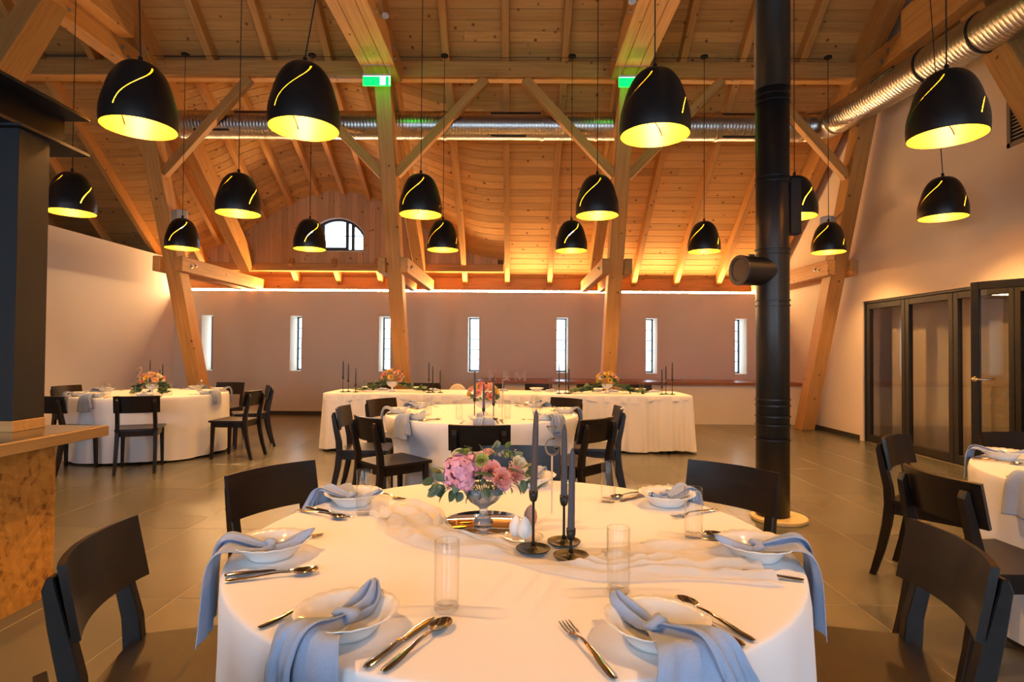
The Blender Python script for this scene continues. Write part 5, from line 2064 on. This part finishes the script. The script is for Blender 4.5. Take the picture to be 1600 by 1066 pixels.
egg(806, 839, EGG, 'white egg-shaped candle on the glass saucer, left one', 0.95)
egg(820, 843, EGG, 'white egg-shaped candle on the glass saucer, front one', 1.0)
egg(829, 822, BROWNW, 'pinkish brown egg-shaped candle behind the white ones', 1.0)


def number_sign(x, y, digit, label, stroke_pts, h_stick, scale, mirror=1):
    t = thing('table_number', label, 'table number', TR(x, y, TH + 0.002), 'wooden table numbers')
    Mx = WM[t]
    MB().box(-0.0028, 0.0028, -0.0015, 0.0015, 0, h_stick).build('stick', PLY, t, Mx)
    mb = MB()
    pts = [Vector((mirror * a * scale, 0, h_stick - 0.002 + b_ * scale)) for a, b_ in stroke_pts]
    sm = []
    for i in range(len(pts) - 1):
        p0, p1, p2, p3 = pts[max(i - 1, 0)], pts[i], pts[i + 1], pts[min(i + 2, len(pts) - 1)]
        for s_ in range(4):
            tt = s_ / 4
            sm.append(0.5 * ((2 * p1) + (p2 - p0) * tt + (2 * p0 - 5 * p1 + 4 * p2 - p3) * tt * tt + (3 * p1 - p0 - 3 * p2 + p3) * tt ** 3))
    sm.append(pts[-1])
    for i in range(len(sm) - 1):
        a, b_ = sm[i], sm[i + 1]
        dv = (b_ - a).normalized()
        n_ = Vector((-dv.z, 0, dv.x)) * 0.0030 * scale / 0.095 * 1.0
        a2, b2 = a - dv * 0.0012, b_ + dv * 0.0012
        mb.hexa([(a2 + n_) + Vector((0, -0.0016, 0)), (a2 - n_) + Vector((0, -0.0016, 0)), (a2 - n_) + Vector((0, 0.0016, 0)), (a2 + n_) + Vector((0, 0.0016, 0)),
                 (b2 + n_) + Vector((0, -0.0016, 0)), (b2 - n_) + Vector((0, -0.0016, 0)), (b2 - n_) + Vector((0, 0.0016, 0)), (b2 + n_) + Vector((0, 0.0016, 0))])
    mb.build('digit', PLY, t, Mx)


THREE = [(-0.15, 0.88), (-0.12, 1.0), (0.02, 0.97), (0.16, 1.0), (0.14, 0.93), (-0.04, 0.60), (-0.06, 0.57), (0.08, 0.56), (0.20, 0.42), (0.22, 0.24), (0.14, 0.06), (0.0, 0.0), (-0.12, 0.03), (-0.20, 0.13), (-0.19, 0.23), (-0.13, 0.25), (-0.10, 0.20)]
p = at(862, 803, TH)
number_sign(p.x, p.y, '3', 'pale wooden table number 3, seen from behind, on the nearest round table', THREE, 0.198, 0.098, mirror=-1)
TWO = [(-0.2, 0.72), (-0.16, 0.9), (0.0, 1.0), (0.18, 0.92), (0.2, 0.72), (0.08, 0.45), (-0.1, 0.2), (-0.24, 0.03), (-0.1, 0.07), (0.05, 0.02), (0.2, 0.04), (0.24, 0.16)]
p = at(222, 612, TH)
number_sign(-4.62, 7.12, '2', 'pale wooden table number 2 on the left round table', TWO, 0.20, 0.12)
ONE = [(-0.08, 0.8), (-0.02, 0.88), (0.02, 1.0), (0.02, 0.6), (0.02, 0.2), (0.02, 0.0)]
number_sign(-0.10, 4.66, '1', 'thin pale wooden table number 1 on the middle round table', ONE, 0.22, 0.12)

# sheer tulle runner winding over the nearest table
CTR = [(-0.42, 2.00, 0.09), (-0.34, 1.93, 0.11), (-0.27, 1.80, 0.10), (-0.16, 1.665, 0.075), (0.0, 1.60, 0.085), (0.12, 1.54, 0.11), (0.24, 1.50, 0.12), (0.36, 1.50, 0.13), (0.50, 1.51, 0.14), (0.62, 1.52, 0.15)]


def tulle(u, v):
    s = v * (len(CTR) - 1)
    i = min(int(s), len(CTR) - 2)
    t = s - i
    c0, c1 = CTR[i], CTR[i + 1]
    cx, cy, w = [c0[k] * (1 - t) + c1[k] * t for k in range(3)]
    k = (u - 0.5) * 2
    dx_, dy_ = c1[0] - c0[0], c1[1] - c0[1]
    L_ = math.hypot(dx_, dy_)
    nx_, ny_ = -dy_ / L_, dx_ / L_
    wob = 0.02 * math.sin(6 * v + 3 * k) + 0.012 * math.sin(17 * v)
    x, y = cx + nx_ * (k * w + wob), cy + ny_ * (k * w + wob)
    nz = noise.noise(Vector((x * 14, y * 20, 0.3))) * 0.5 + 0.5
    fold = 0.5 + 0.5 * math.sin(k * 13 + 4 * math.sin(v * 5) + 3 * noise.noise(Vector((v * 8, k, 0))))
    edge = 1 - abs(k) ** 6
    h = 0.0028 + (0.026 * fold * nz + 0.008 * nz) * (0.25 + 0.75 * edge)
    h += 0.009 * abs(noise.noise(Vector((x * 26, y * 34, 1.7)))) * edge
    # keep low beneath the things that stand on it
    for qx, qy, qr in ((FX, FY, 0.10), (0.055, 1.58, 0.10), (0.14, 1.58, 0.10), (0.02, 1.70, 0.08)):
        dd = math.hypot(x - qx, y - qy) / qr
        if dd < 1:
            h = 0.0010 + (h - 0.0010) * dd ** 3
    return (x, y, TH + h)


o = MB().grid(tulle, 56, 150).build('tulle_runner', TULLE, smooth=True)
tag(o, 'sheer white tulle runner wrinkled across the nearest round table', 'table runner')
